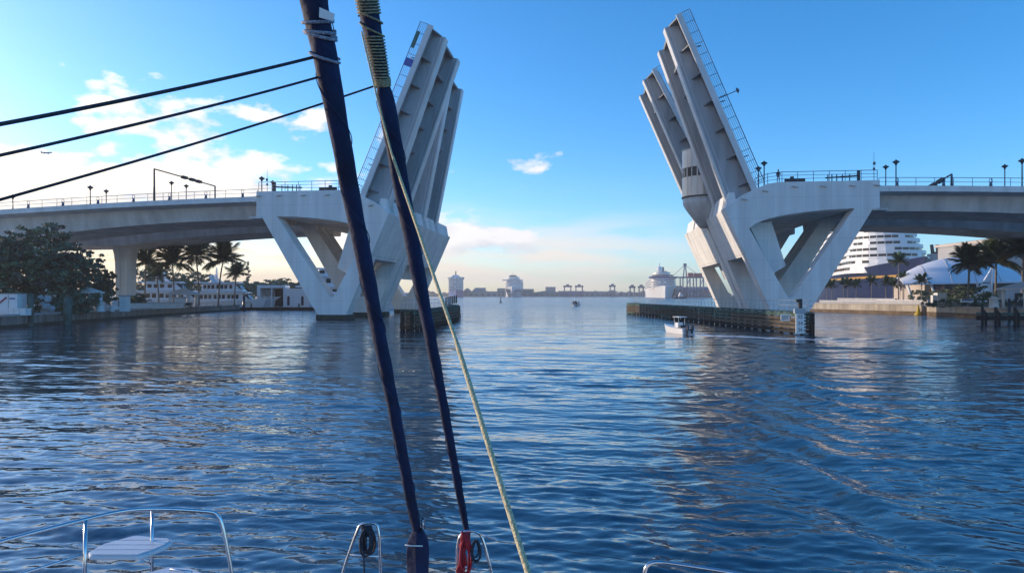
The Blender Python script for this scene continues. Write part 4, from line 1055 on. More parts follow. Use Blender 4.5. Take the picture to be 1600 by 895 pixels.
for px, d, h, L, ln, lb in ((1513, 118, 6.9, 3.8, .2, 'large palm with a brown skirt in front of the white canopy'), (1556, 122, 7.4, 4.6, 0, 'large dark palm in front of the glass building'), (1598, 118, 8.9, 4.4, 0, 'large dark palm cut by the right edge')):
    palm(WG(px, d, GR), h, L, lb, int(px), n=34, group='large palms on the right bank', lean=ln, dry=8, r=.2)
# white canopy
cp = thing('canopy_pavilion', 'white curved membrane canopy on slanting legs', 'canopy', (0, 0, 0))
def cpt(u, v):      # u along the front, v to the back
    x = 83.5 + u * 26; y = 150 + v * 20
    z = GR + 4.3 + 0.5 * u + 6.2 * math.sin(math.pi * .5 * min(1, v / .75)) * max(0.0, math.sin(math.pi * (.04 + .84 * u))) ** .7
    return Vector((x + v * 9, y, z))
nu, nv = 22, 12; vs = [cpt(i / nu, j / nv) for j in range(nv + 1) for i in range(nu + 1)]
vs2 = [p - Vector((0, 0, .25)) for p in vs]; k = len(vs)
fs = [(j * (nu + 1) + i, j * (nu + 1) + i + 1, (j + 1) * (nu + 1) + i + 1, (j + 1) * (nu + 1) + i) for j in range(nv) for i in range(nu)]
mb = MB(); mb.add(vs, fs, True); mb.add(vs2, [tuple(reversed(f)) for f in fs], True)
edge = [j for j in range(nu + 1)]; mb.add([vs[i] for i in edge] + [vs2[i] for i in edge], [(i, i + 1, nu + 2 + i, nu + 1 + i) for i in range(nu)])
mb.build('membrane', 'membrane', cp, fix=False)
for u, v, dx in ((.03, .02, .9), (.03, .35, 1.4), (.22, .02, 1.0), (.24, .4, 1.2), (.6, .02, .6), (.95, .02, .4)):
    p = cpt(u, v); MB().tube([(p.x + dx * 1.6, p.y, GR), p - Vector((0, 0, .1))], [.28, .22], 10).build('leg', 'stucco', cp)
MB().bx(92, 110, 157, 170, GR, GR + 5.0).build('inner_wall', 'bldg_tan', cp)
MB().bx(94, 110, 153.0, 156.9, GR + 3.2, GR + 4.9).build('fascia_band', 'navy', cp)
for u in (.2, .4, .6, .8):
    MB().tube([cpt(u, j / 8) + Vector((0, 0, .04)) for j in range(9)], .07, 5).build('seam', 'cap', cp)
# terminal building with glass front
tb = thing('terminal_building', 'large grey and tan hall with a teal glass front behind the palms', 'building', (161, 218, GR))
prof = [(-14, 0), (90, 0), (90, 25), (40, 24), (22, 22.5), (6, 20.5), (-14, 18.2)]
MB().prism([prof], lambda a, b: (a, 0, b), lambda a, b: (a, 25, b)).build('hall', 'bldg', tb)
MB().prism([[(-14.6, 18.2), (6, 20.6), (22, 22.6), (40, 24.1), (91, 25.1), (91, 26.0), (40, 25.0), (21, 23.6), (5, 21.6), (-14.6, 19.1)]], lambda a, b: (a, -2.5, b), lambda a, b: (a, 26, b)).build('roof', 'bldg_tan', tb)
MB().bx(2, 80, -1.2, -.05, 15.2, 18.2).build('window_band', 'teal_glass', tb)
for k in range(9):
    for r_ in range(3):
        MB().bx(6 + k * 3.4, 9.2 + k * 3.4, -9.2, -9.0, .6 + r_ * 3.4, 3.6 + r_ * 3.4).build('pane', 'teal_glass', tb)
MB().bx(5, 38, -8.95, -.05, 0, 11.5).build('glass_hall', 'bldg', tb); MB().bx(4.4, 38.6, -9.6, -.05, 11.5, 12.2).build('canopy_edge', 'cap', tb)
for z in (3.75, 7.15): MB().bx(5, 38, -9.3, -9.05, z - .12, z + .12).build('transom', 'cap', tb)
# curved white sail wall beside the building
sw = thing('sail_wall', 'white curved sail-shaped wall beside the glass building', 'wall', tuple(WG(1528, 150, GR)))
secs = []
for i in range(11):
    f = i / 10; x = -3.4 + 6.0 * f; z = 1.2 + 6.6 * f ** 1.8
    secs.append([(x, 0, 0), (x, .35, 0), (x + .4 * f, .35, z), (x + .4 * f, 0, z)])
MB().loft(secs, smooth=False).build('wall_sheet', 'membrane', sw); MB().tube([(2.6, 0, 0), (3.2, 0, 8.2)], [.3, .2], 8).build('spar', 'stucco', sw)
# utility boxes, urn, hut
ub = thing('utility_cabinet', 'pair of pale utility cabinets on the right promenade', 'cabinet', tuple(WG(1466, 122, GR)))
MB().bx(-1.1, -.5, -.3, .4, 0, 1.9).build('cabinet', 'stucco', ub, bevel=.03); MB().bx(-.3, 1.3, -.3, .8, 0, 2.3).build('cabinet', 'stucco', ub, bevel=.03)
t = pedestal(1553, 104, 1.75, .62, 'white urn pedestal beside the large palms at the right', None); t.location.z = GR
ht = kiosk(1608, 102, 2.2, 2.7, 'pale-roofed hut cut by the right edge of the picture', 1.4); ht.location.z = GR
MB().bx(-1.6, 1.8, .6, .7, .3, 2.2).build('back_wall', 'dark', ht)
rr = random.Random(4)
for k in range(7): MB().tube([(-1.3 + .45 * k, .55, .9 + .3 * (k % 2)), (-1.0 + .45 * k, .5, 1.5), (-1.2 + .45 * k, .52, 1.7)], .07, 6).build('hung_ring', 'stucco', ht)
sg = thing('low_sign', 'low blue and white sign at the foot of the skirted palm', 'sign', tuple(WG(1511, 112, GR)))
MB().bx(-1.0, 1.0, 0, .1, .75, 1.25).build('panel', 'sign_white', sg); MB().bx(-.9, .9, -.02, 0, 1.0, 1.2).build('band', 'bluetext', sg)
for x in (-.8, .8): MB().tube([(x, .05, 0), (x, .05, .75)], .05, 6).build('leg', 'dark', sg)
hg = thing('clipped_hedge', 'low dark hedge behind the right seawall under the large palms', 'hedge', tuple(WG(1520, 116, GR)))
o = bpy.data.objects.new('foliage', crown_mesh('foliage', [(x, 0, .55, 1.2, .8, .6) for x in (-7, -5, -3, -1, 1, 3, 5, 7, 9)], 5000, .14, 'leaf_a', 61)); col.objects.link(o); o.parent = hg
MB().bx(-7.5, 9.5, -.3, .3, 0, .6).build('stems', 'bark', hg)
for px, d, h, rx, sd, lb in ((1500, 124, 3.6, 1.8, 62, 'rounded shrub left of the skirted palm'), (1530, 118, 3.4, 1.9, 63, 'rounded shrub between the skirted palm and the dark palm'), (1435, 150, 3.0, 1.6, 64, 'leafless-looking shrub under the white canopy'), (1470, 130, 2.8, 1.4, 65, 'shrub behind the pale utility cabinets')):
    t = thing('shrub', lb, 'shrub', tuple(WG(px, d, GR)), 0, 'shrubs on the right bank')
    o = bpy.data.objects.new('foliage', crown_mesh('foliage', [(0, 0, h * .55, rx, rx, h * .45)], 1600, .17, 'leaf_b', sd)); col.objects.link(o); o.parent = t
    MB().tube([(0, 0, -.1), (0, 0, h * .6)], [.12, .04], 6).build('stem', 'bark', t)
# braced pilings in the water
for i, (px, d) in enumerate(((1535, 84), (1556, 83), (1586, 82.5))):
    t = thing('braced_piling', ['left', 'middle', 'right'][i] + ' one of three dark braced pilings off the right seawall', 'piling', tuple(WG(px, d, 0)), 0, 'braced pilings off the right seawall')
    MB().tube([(0, 0, -1), (0, 0, 2.1)], [.16, .15], 8).build('pile', 'timber_dark', t); MB().tube([(.75, .5, -1), (.75, .5, 1.25)], .15, 8).build('pile', 'timber_dark', t)
    MB().beam((-.05, 0, 1.95), (.85, .45, 1.1), .16, .2).build('brace', 'timber_dark', t)
pb = thing('timber_beam', 'low horizontal timber between the braced pilings', 'beam', tuple(WG(1560, 84.6, .75)))
MB().beam((-2.4, .4, 0), (5.5, -.5, 0), .2, .5).build('plank', 'timber_dark', pb)
MB().beam((-2.4, .42, .5), (5.5, -.48, .5), .15, .3).build('plank', 'timber_green', pb)
t = thing('timber_piling', 'single dark piling standing before the right hut', 'piling', tuple(WG(1577, 94, 0)))
MB().tube([(0, 0, -1), (0, 0, 2.9)], [.2, .18], 8).build('pile', 'dark', t); MB().tube([(0, 0, 2.9), (0, 0, 3.1)], [.2, .05], 8).build('pile_cap', 'dark', t)
yb = thing('channel_marker', 'small yellow marker at the foot of the tan seawall', 'marker', tuple(WG(1435, 125, 0)))
MB().lathe([(.7, -.1), (.6, .25), (.35, .5), (.12, 1.6), (.05, 1.9)], 10).build('float', 'yellow', yb); MB().tube([(.5, 0, .2), (.3, 0, 1.1)], .12, 6).build('vane', 'yellow', yb)

# ------------------------------------------------------------------ cruise ships
M['ship_white'] = mat('ship_white', (0.74, 0.74, 0.74), 0.4, var=0.03, scale=0.05)
M['ship_navy'] = mat('ship_navy', (0.006, 0.016, 0.07), 0.5, var=0.05, scale=0.05, spec=0.2)
M['ship_blue'] = mat('ship_blue', (0.012, 0.07, 0.30), 0.4, var=0.1, scale=0.05)
M['gold'] = mat('gold_stripe', (0.55, 0.30, 0.06), 0.45, var=0.05)
M['ship_red'] = mat('funnel_red', (0.42, 0.025, 0.03), 0.4, var=0.05)
M['orange'] = mat('lifeboat_orange', (0.62, 0.26, 0.03), 0.45, var=0.05)
def outline(w, ya, yf, rr, n=14):
    return [(-w, ya), (w, ya)] + [(w * math.cos(a), yf - rr + rr * math.sin(a)) for a in [math.pi * i / n for i in range(n + 1)]]
def ship_hull(L, B, H, n=22, sheer=4.0, fine=3.0):
    secs = []
    for i in range(n + 1):
        t = i / n; y = L * t; w = B / 2 * (.85 + .15 * min(1, t * 5)) * (1 - max(0, (t - .62) / .38) ** fine); w = max(w, .15)
        wl = w * (1 - .55 * max(0, (t - .6) / .4)); z = H + sheer * max(0, (t - .6) / .4) ** 2; rk = .035 * L * max(0, (t - .7) / .3) ** 1.5
        secs.append([(-w, y + rk, z), (-(w + wl) / 2, y + rk * .5, z * .5), (-wl, y, 0), (-wl * .6, y, -3), (wl * .6, y, -3), (wl, y, 0), ((w + wl) / 2, y + rk * .5, z * .5), (w, y + rk, z)])
    return secs
def hull_band(secs, z0, z1, off):
    """strip of the hull side between two heights"""
    mb = MB()
    for side in (0, 7):
        ring = []
        for s in secs:
            top, mid, wl = (s[0], s[1], s[2]) if side == 0 else (s[7], s[6], s[5])
            def pt(z):
                a, b = (Vector(wl), Vector(mid)) if z < mid[2] else (Vector(mid), Vector(top))
                f = (z - a.z) / max(1e-6, b.z - a.z); p = a.lerp(b, min(f, 1.0)); p.x += off * (-1 if side == 0 else 1); p.y += off * .6; return p
            ring.append([pt(z0), pt(z1)])
        mb.loft(ring, closed=False, caps=False, smooth=False)
    return mb
def win_row(mb, ol, z0, z1, duty, gap, off, rnd, skip=0.0, lo=1):
    """dark openings along an outline (sides and rounded front)"""
    pts = [Vector((x, y, 0)) for x, y in ol[lo:]]
    acc = []
    for a, b in zip(pts[:-1], pts[1:]):
        Ls = (b - a).length; d = (b - a).normalized(); n = Vector((d.y, -d.x, 0)); s = 0.0
        cnt = max(1, int(Ls / gap))
        for i in range(cnt):
            if rnd.random() < skip: continue
            p = a + d * (Ls * (i + .5 - duty / 2) / cnt); q = a + d * (Ls * (i + .5 + duty / 2) / cnt)
            mb.hexa([p - n * .3 + Vector((0, 0, z0)), q - n * .3 + Vector((0, 0, z0)), q + n * off + Vector((0, 0, z0)), p + n * off + Vector((0, 0, z0)),
                     p - n * .3 + Vector((0, 0, z1)), q - n * .3 + Vector((0, 0, z1)), q + n * off + Vector((0, 0, z1)), p + n * off + Vector((0, 0, z1))])
def cruise_ship(loc, rz, L, B, H, decks, label, hullm, cfg):
    t = thing('cruise_ship', label, 'cruise ship', tuple(loc), rz, 'cruise ships in the port')
    secs = ship_hull(L, B, H, sheer=cfg.get('sheer', 4)); hu = MB().loft(secs, smooth=False).build('hull', hullm, t)
    for z0, z1, m in cfg.get('bands', ()): hull_band(secs, z0, z1, .12).build('hull_band', m, hu)
    rnd = random.Random(cfg.get('seed', 1)); hd = cfg.get('hd', 3.0)
    wins = MB(); rec = []
    for k in range(decks):
        z = H + k * hd; yf = L * cfg['front'] - cfg['step'] * k; w = B / 2 * (1 - cfg['taper'] * k); rr = cfg['round'] * B * (1 - .02 * k); ya = L * cfg['aft'] + 1.2 * k
        slab = outline(w, ya, yf, rr); inn = outline(w - 1.6, ya + 1, yf - 1.8, rr)
        a = MB().prism([inn], lambda x, y: (x, y, z), lambda x, y: (x, y, z + hd)).build('deckhouse', 'ship_white', t)
        b = MB().prism([slab], lambda x, y: (x, y, z - .15), lambda x, y: (x, y, z + hd * cfg.get('bul', .42))).build('balcony_deck', 'ship_white', t)
        win_row(wins, inn, z + hd * .50, z + hd * .90, cfg.get('duty', .8), cfg.get('gap', 5), .06, rnd, cfg.get('skip', .1))
    wins.build('windows', 'glass', t, kind='stuff', fix=False)
    topz = H + decks * hd
    return t, topz, hu
# the large ship behind the right pier
bow = Vector((168, 291, 0)); aft = Vector((242, 561, 0)); hd_ = (bow - aft).normalized(); rz = math.atan2(-hd_.x, hd_.y)
Ls = 295.0
st = bow - hd_ * Ls
t, tz, hu = cruise_ship(st, rz, Ls, 39, 14.0, 10, 'big white cruise ship with navy and gold hull behind the right pier', 'ship_navy',
                    dict(front=.90, step=2.4, taper=.040, round=.5, aft=.05, bands=((11.2, 12.2, 'gold'),), hd=3.05, duty=.90, gap=6.5, skip=.30, seed=3, sheer=5, bul=.46))
MB().prism([outline(17.5, Ls * .3, Ls * .905, 15)], lambda a, b: (a, b, 13.8), lambda a, b: (a, b, 17.0)).build('forward_house', 'ship_white', t)
for yy, hh in ((.36, 17), (.62, 15)):
    fn = MB().hexa([(-5, Ls * yy - 9, tz), (5, Ls * yy - 9, tz), (5, Ls * yy + 7, tz), (-5, Ls * yy + 7, tz), (-3.6, Ls * yy - 11, tz + hh), (3.6, Ls * yy - 11, tz + hh), (3.6, Ls * yy + 1, tz + hh), (-3.6, Ls * yy + 1, tz + hh)]).build('funnel', 'ship_red', t)
    MB().hexa([(-3.7, Ls * yy - 11.2, tz + hh), (3.7, Ls * yy - 11.2, tz + hh), (3.7, Ls * yy + 1.2, tz + hh), (-3.7, Ls * yy + 1.2, tz + hh), (-3.3, Ls * yy - 11.5, tz + hh + 3.5), (3.3, Ls * yy - 11.5, tz + hh + 3.5), (3.3, Ls * yy, tz + hh + 3.5), (-3.3, Ls * yy, tz + hh + 3.5)]).build('funnel_top', 'black', fn)
MB().bx(-12, 12, Ls * .55, Ls * .80 - 14, tz, tz + 2.6).build('bridge_top', 'ship_white', t)
for k in range(7):
    y = Ls * (.28 + .075 * k)
    for s in (-1, 1):
        lb = MB().loft([[(s * 20.6 + 1.6 * math.cos(a) * q, y + dy, 17.6 + 1.5 * math.sin(a) * q) for a in [2 * math.pi * i / 8 for i in range(8)]] for dy, q in ((-5.5, .3), (-4.2, .9), (0, 1), (4.2, .9), (5.5, .3))]).build('lifeboat', 'orange', t)
wb = MB(); rnd = random.Random(6)
for r_ in range(5):
    for k in range(9):
        for s in (-1, 1):
            y = Ls * .78 - k * 3.4; w_ = 19.5 * (1 - .040 * (r_ + 1)) + .02; wb.bx(s * (w_ - .3), s * (w_ + .1), y - .6, y + .6, 18.6 + r_ * 3.05, 19.7 + r_ * 3.05)
wb.build('bay_windows', 'glass', t, kind='stuff', fix=False)
# a second ship's funnels rising behind the hall
fs_ = thing('ship_funnel', 'twin black-topped red funnel rising behind the grey hall', 'funnel', tuple(WG(1465, 420, 0)))
MB().bx(-3.2, 3.4, 0, 5, 4, 25.5).build('base', 'ship_white', fs_)
MB().bx(-.2, 3.5, -.2, 5.2, 20, 29.5).build('red_panel', 'ship_red', fs_); MB().bx(-3.3, -.3, -.1, 5.1, 23.5, 28.2).build('grey_panel', 'bldg_tan', fs_)
for x in (-1.4, 1.9): MB().tube([(x, 2.5, 28), (x - .7, 2.5, 33.8)], [1.0, .9], 10).build('pipe', 'black', fs_)
# ------------------------------------------------------------------ far ships, port and shore
M['far_grey'] = mat('port_grey', (0.34, 0.35, 0.37), 0.8, var=0.15, scale=0.03)
M['far_teal'] = mat('port_teal', (0.08, 0.20, 0.22), 0.8, var=0.15, scale=0.03)
M['far_tan'] = mat('port_tan', (0.40, 0.37, 0.33), 0.8, var=0.15, scale=0.03)
M['far_blue'] = mat('port_blue', (0.08, 0.17, 0.33), 0.7, var=0.15, scale=0.03)
M['crane_blue'] = mat('crane_blue', (0.08, 0.13, 0.22), 0.6, var=0.1)
M['far_green'] = mat('far_trees', (0.06, 0.085, 0.06), 0.9, var=0.3, scale=0.02)
land('far_shore', [(-9000, 1560), (9000, 1560), (14000, 30000), (-14000, 30000)], 1.5, 'far_green', -3)
land('port_quay', [(236, 1010), (330, 900), (900, 900), (900, 1555), (330, 1555)], 2.2, 'far_grey', -3)
rng = random.Random(31)
mb = MB()
for k in range(420):
    x = rng.uniform(-1500, 1500); d = rng.uniform(1580, 1760); s = rng.uniform(6, 13)
    mb.lathe([(s * .9, 0), (s, s * .35), (s * .6, s * .75), (s * .15, s)], 7, (x, d, 1), smooth=False)
mb.build('far_tree_line', 'far_green', kind='stuff', fix=False); bpy.data.objects['far_tree_line']['label'] = 'dark line of distant trees on the far shore'; bpy.data.objects['far_tree_line']['category'] = 'trees'
def far_ship(px, d, Ls, B, H, decks, rzd, label, hullm, cfg, top):
    bow = WG(px, d, 0); rz = R(rzd); h = Vector((-math.sin(rz), math.cos(rz), 0))
    t, tz, hu = cruise_ship(bow - h * Ls, rz, Ls, B, H, decks, label, hullm, cfg); top(t, Ls, tz); return t
def topA(t, L, z):
    MB().prism([outline(14.5, L * .3, L * .95, 8)], lambda a, b: (a, b, z), lambda a, b: (a, b, z + 1.2)).build('sun_deck', 'ship_white', t)
    MB().hexa([(-9, L * .5, z + 1.2), (9, L * .5, z + 1.2), (8, L * .93, z + 1.2), (-8, L * .93, z + 1.2), (-5, L * .55, z + 5), (5, L * .55, z + 5), (4, L * .9, z + 5), (-4, L * .9, z + 5)]).build('upper_house', 'ship_white', t)
    MB().tube([(0, L * .85, z + 4.5), (0, L * .85, z + 12)], [1.1, .9], 8).build('stack', 'dark', t)
far_ship(712, 1180, 180, 26, 12.5, 7, 184, 'far cruise ship with a bright blue hull left of the channel', 'ship_blue', dict(front=.985, step=.4, taper=.004, round=.18, aft=.04, hd=2.9, duty=.8, gap=4, skip=.1, sheer=.5), topA)
def topB(t, L, z):
    MB().bx(-20.5, 20.5, L * .84, L * .87, z - 3.5, z - 1.6).build('bridge_wing', 'ship_white', t)
    MB().prism([outline(11, L * .5, L * .86, 8)], lambda a, b: (a, b, z), lambda a, b: (a, b, z + 4.5)).build('upper_house', 'ship_white', t)
    MB().prism([outline(7, L * .5, L * .84, 6)], lambda a, b: (a, b, z + 4.5), lambda a, b: (a, b, z + 7.5)).build('observation_deck', 'glass', t)
    for x in (-2, 1.5): MB().tube([(x, L * .8, z + 7), (x, L * .8, z + 14)], [.4, .15], 6).build('mast', 'ship_white', t)
far_ship(800, 1330, 290, 34, 17, 6, 178, 'far white cruise ship seen bow-on with blue bow emblem', 'ship_white', dict(front=.90, step=2.5, taper=.012, round=.4, aft=.04, hd=3.0, duty=.8, gap=5, skip=.1, sheer=3), topB)
# blue swoosh on that ship's bow
bs = [o for o in bpy.data.objects if o.get('label', '').startswith('far white cruise ship seen bow-on')][0]
hull_o = [c for c in bs.children if c.name.startswith('hull')][0]
secs = ship_hull(290, 34, 17, sheer=3)
mb = MB()
for side, (i0, i1, i2) in ((0, (0, 1, 2)), (1, (7, 6, 5))):
    for k in range(3):
        ring = []
        for j in range(15, 22):
            s_ = secs[j]; f = (j - 15) / 6
            def pt(z):
                a, b = (Vector(s_[i2]), Vector(s_[i1])) if z < s_[i1][2] else (Vector(s_[i1]), Vector(s_[i0]))
                g = (z - a.z) / max(.01, b.z - a.z); p = a.lerp(b, min(1, g)); p.x += (-.2 if side == 0 else .2); p.y += .25; return p
            zc = 4 + k * 2.6 + (7 - 1.5 * k) * math.sin(f * 2.4); ring.append([pt(zc), pt(zc + 1.7 * (1 - f * .4))])
        mb.loft(ring, closed=False, caps=False, smooth=False)
mb.build('bow_emblem', 'ship_blue', hull_o, fix=False)
def topC(t, L, z):
    MB().bx(-19, 19, L * .80, L * .88, z - 1.2, z + 1.0).build('bridge_wing', 'ship_blue', t)
    MB().prism([outline(15, L * .4, L * .84, 10)], lambda a, b: (a, b, z), lambda a, b: (a, b, z + 4)).build('upper_house', 'teal_glass', t)
    MB().prism([outline(11, L * .4, L * .80, 8)], lambda a, b: (a, b, z + 4), lambda a, b: (a, b, z + 8)).build('upper_house', 'ship_white', t)
    MB().lathe([(1, z + 8), (4.2, z + 11), (4.2, z + 14), (2, z + 16.5)], 12, (3, L * .74, 0)).build('dome', 'ship_white', t)
    MB().tube([(3, L * .74, z + 16), (3, L * .74, z + 22)], [.8, .3], 6).build('mast', 'ship_white', t)
    rr = random.Random(5)
    for k in range(9): 
        x = -12 + rr.uniform(0, 11); q = rr.uniform(3, 6)
        MB().tube([(x, L * .66, z + 4), (x + rr.uniform(-3, 3), L * .66, z + 8 + rr.uniform(0, 9)), (x + rr.uniform(-5, 5), L * .66, z + 7)], 1.1, 6).build('water_slide', 'far_teal', t)
    for k in range(5): MB().bx(-19.6, -17.4, L * (.3 + .1 * k), L * (.3 + .1 * k) + 11, 16.2, 19.4).build('lifeboat', 'orange', t)
far_ship(1039, 930, 310, 36, 13, 5, 171, 'white cruise ship with tangled slides on top, left of the container crane', 'ship_white', dict(front=.90, step=1.2, taper=.006, round=.42, aft=.04, hd=3.0, duty=.85, gap=5, skip=.1, sheer=3), topC)
# container crane
cr = thing('container_crane', 'tall blue-grey container crane with a red house beside the far cruise ship', 'crane', tuple(WG(1072, 930, 2)))
k_ = 930 / FPX
for x in (-5, 6, 16, 27):
    MB().tube([(x * k_ * 1.0, 0, 0), (x * k_, 0, 24)], .9, 6).build('leg', 'crane_blue', cr); MB().tube([(x * k_, 15, 0), (x * k_, 15, 24)], .9, 6).build('leg', 'crane_blue', cr)
MB().bx(-22 * k_, 38 * k_, 5, 8, 24, 26).build('boom', 'crane_blue', cr)
for dx in (-2.0, 2.0): MB().tube([(dx, 6, 26), (dx * .4, 6, 41)], .8, 6).build('apex_mast', 'crane_blue', cr)
MB().bx(-2, 2, 5, 7, 41, 43.5).build('apex_head', 'crane_blue', cr)
for x in (-20, 24): MB().tube([(0, 6, 42), (x * k_, 6, 26)], .28, 5).build('forestay', 'crane_blue', cr)
MB().bx(5 * k_, 12 * k_, 3, 9, 26, 31).build('trolley_house', 'ship_red', cr); MB().bx(14 * k_, 26 * k_, 3, 9, 26, 30.5).build('machinery_house', 'ship_red', cr)
for a, b in ((-5, 6), (16, 27)): MB().tube([(a * k_, 0, 2), (b * k_, 0, 24)], .4, 5).build('brace', 'crane_blue', cr)
# port buildings
def shed(x0, x1, ytop, d, m, label, style='flat', depth=40, name='port_building', grp='distant port buildings'):
    a = WG(x0, d, 1.5); b = WG(x1, d, 1.5); h = (HOR - ytop) / FPX * d + EYE - 1.5; w = b.x - a.x
    t = thing(name, label, 'building', (a.x, a.y, 1.5), 0, grp)
    if style == 'gable': pr = [(0, 0), (w, 0), (w, h * .72), (w * .5, h), (0, h * .72)]
    elif style == 'slope': pr = [(0, 0), (w, 0), (w, h), (w * .25, h), (0, h * .55)]
    else: pr = [(0, 0), (w, 0), (w, h), (0, h)]
    MB().prism([pr], lambda p, q: (p, 0, q), lambda p, q: (p, depth, q)).build('walls', m, t)
    if style == 'flat': MB().bx(-w * .01, w * 1.01, -.6, depth + .6, h, h + max(.5, h * .06)).build('roof', 'far_grey', t)
    mb = MB(); n = max(2, int(w / 9))
    for i in range(n):
        for r_ in range(max(1, int(h / 6))):
            mb.bx(w * (i + .25) / n, w * (i + .75) / n, -.25, .05, 1.5 + r_ * 5.2, 4.2 + r_ * 5.2)
    mb.build('openings', 'dark', t, kind='stuff', fix=False)
    return t
shed(725, 734, 450, 1300, 'far_grey', 'small far shed right of the blue-hulled ship', 'gable')
shed(737, 758, 449.5, 1330, 'far_grey', 'far sloping-roofed terminal left of the bow-on ship', 'slope')
shed(731, 777, 455.5, 1290, 'far_tan', 'long low far building between the two ships')
shed(777, 789, 451, 1340, 'far_tan', 'far pale block just left of the bow-on ship')
shed(814, 834, 452, 1320, 'far_teal', 'far teal building just right of the bow-on ship')
shed(836, 874, 454, 1320, 'far_teal', 'long low dark teal building in the far middle', 'gable')
shed(854, 868, 449, 1360, 'far_grey', 'far square block behind the teal building')
shed(874, 912, 455, 1350, 'far_blue', 'far low blue-grey building left of the gantries')
shed(913, 947, 455.5, 1330, 'far_grey', 'long low far shed right of the gantries')
shed(950, 966, 453, 1340, 'far_tan', 'far shed under the lone gantry', 'gable')
shed(966, 1008, 457, 1300, 'far_grey', 'low far shed left of the slide-topped cruise ship')
shed(1078, 1112, 449, 1050, 'far_blue', 'blue container wall behind the container crane')
shed(1056, 1066, 447.5, 1000, 'far_grey', 'grey block between the cruise ship and the crane')
GG = 'distant yard gantries'
def yard_gantry(px, d, w, ytop, label, two=False):
    o = WG(px, d, 1.5); h = (HOR - ytop) / FPX * d + 2; q = d / FPX
    t = thing('yard_gantry', label, 'gantry', tuple(o), 0, GG)
    for x in (-w / 2, w / 2): MB().bx(x * q - .9, x * q + .9, 0, 3, 0, h).build('leg', 'crane_blue', t)
    MB().bx(-w / 2 * q - 2, w / 2 * q + 2, 0, 3, h - 3.2, h).build('girder', 'crane_blue', t); MB().bx(-2.4, 2.4, -1, 4, h, h + 2.5).build('trolley', 'crane_blue', t)
    return t
yard_gantry(887, 1320, 10, 446, 'left of the two joined far gantries in the middle'); yard_gantry(905, 1322, 10, 446, 'right of the two joined far gantries in the middle')
yard_gantry(957, 1320, 7, 445.5, 'lone far gantry between the joined gantries and the right fender')
yard_gantry(988, 1200, 6.5, 447, 'left gantry of the pair just left of the slide-topped ship'); yard_gantry(1002, 1200, 6.5, 447, 'right gantry of the pair just left of the slide-topped ship')
# containers on the quay
M['c1'] = mat('container_a', (0.33, 0.10, 0.08), 0.7); M['c2'] = mat('container_b', (0.40, 0.38, 0.36), 0.7); M['c3'] = mat('container_c', (0.12, 0.20, 0.32), 0.7)
rng = random.Random(14); cproto = {}
for m in ('c1', 'c2', 'c3'): cproto[m] = MB().bx(-3, 3, -1.2, 1.2, 0, 2.6).mesh('container', m)
for i in range(12):
    for j in range(rng.randint(1, 3)):
        p = WG(1074 + i * 3.3 + rng.uniform(-.6, .6), 960, 2.2 + j * 2.62); m = rng.choice(['c1', 'c2', 'c3'])
        o = bpy.data.objects.new('shipping_container', cproto[m]); col.objects.link(o); o.location = p
        tag(o, {'c1': 'small rust red shipping container stacked under the far crane', 'c2': 'small pale grey shipping container stacked under the far crane', 'c3': 'small blue shipping container stacked under the far crane'}[m], 'container', 'containers stacked under the crane')
# tug
tg = thing('tug_boat', 'small dark-hulled tug in front of the slide-topped cruise ship', 'boat', tuple(WG(1052, 680, 0)), R(-86))
hull_mb(13, 5, 1.6, sheer=1.0).build('hull', 'navy', tg); MB().bx(-1.7, 1.7, 5.5, 9, 1.6, 4.2).build('cabin', 'ship_white', tg); MB().bx(-1.3, 1.3, 6.3, 8.7, 4.2, 6.0).build('wheelhouse', 'ship_white', tg)
MB().bx(-1.36, 1.36, 6.5, 8.76, 4.7, 5.5).build('window_band', 'glass', tg); MB().tube([(0, 6.4, 6), (0, 6.4, 9)], [.2, .08], 6).build('mast', 'dark', tg); MB().bx(-1.3, 1.3, 1.5, 4.2, 1.5, 2.9).build('deck_cargo', 'crane_blue', tg)

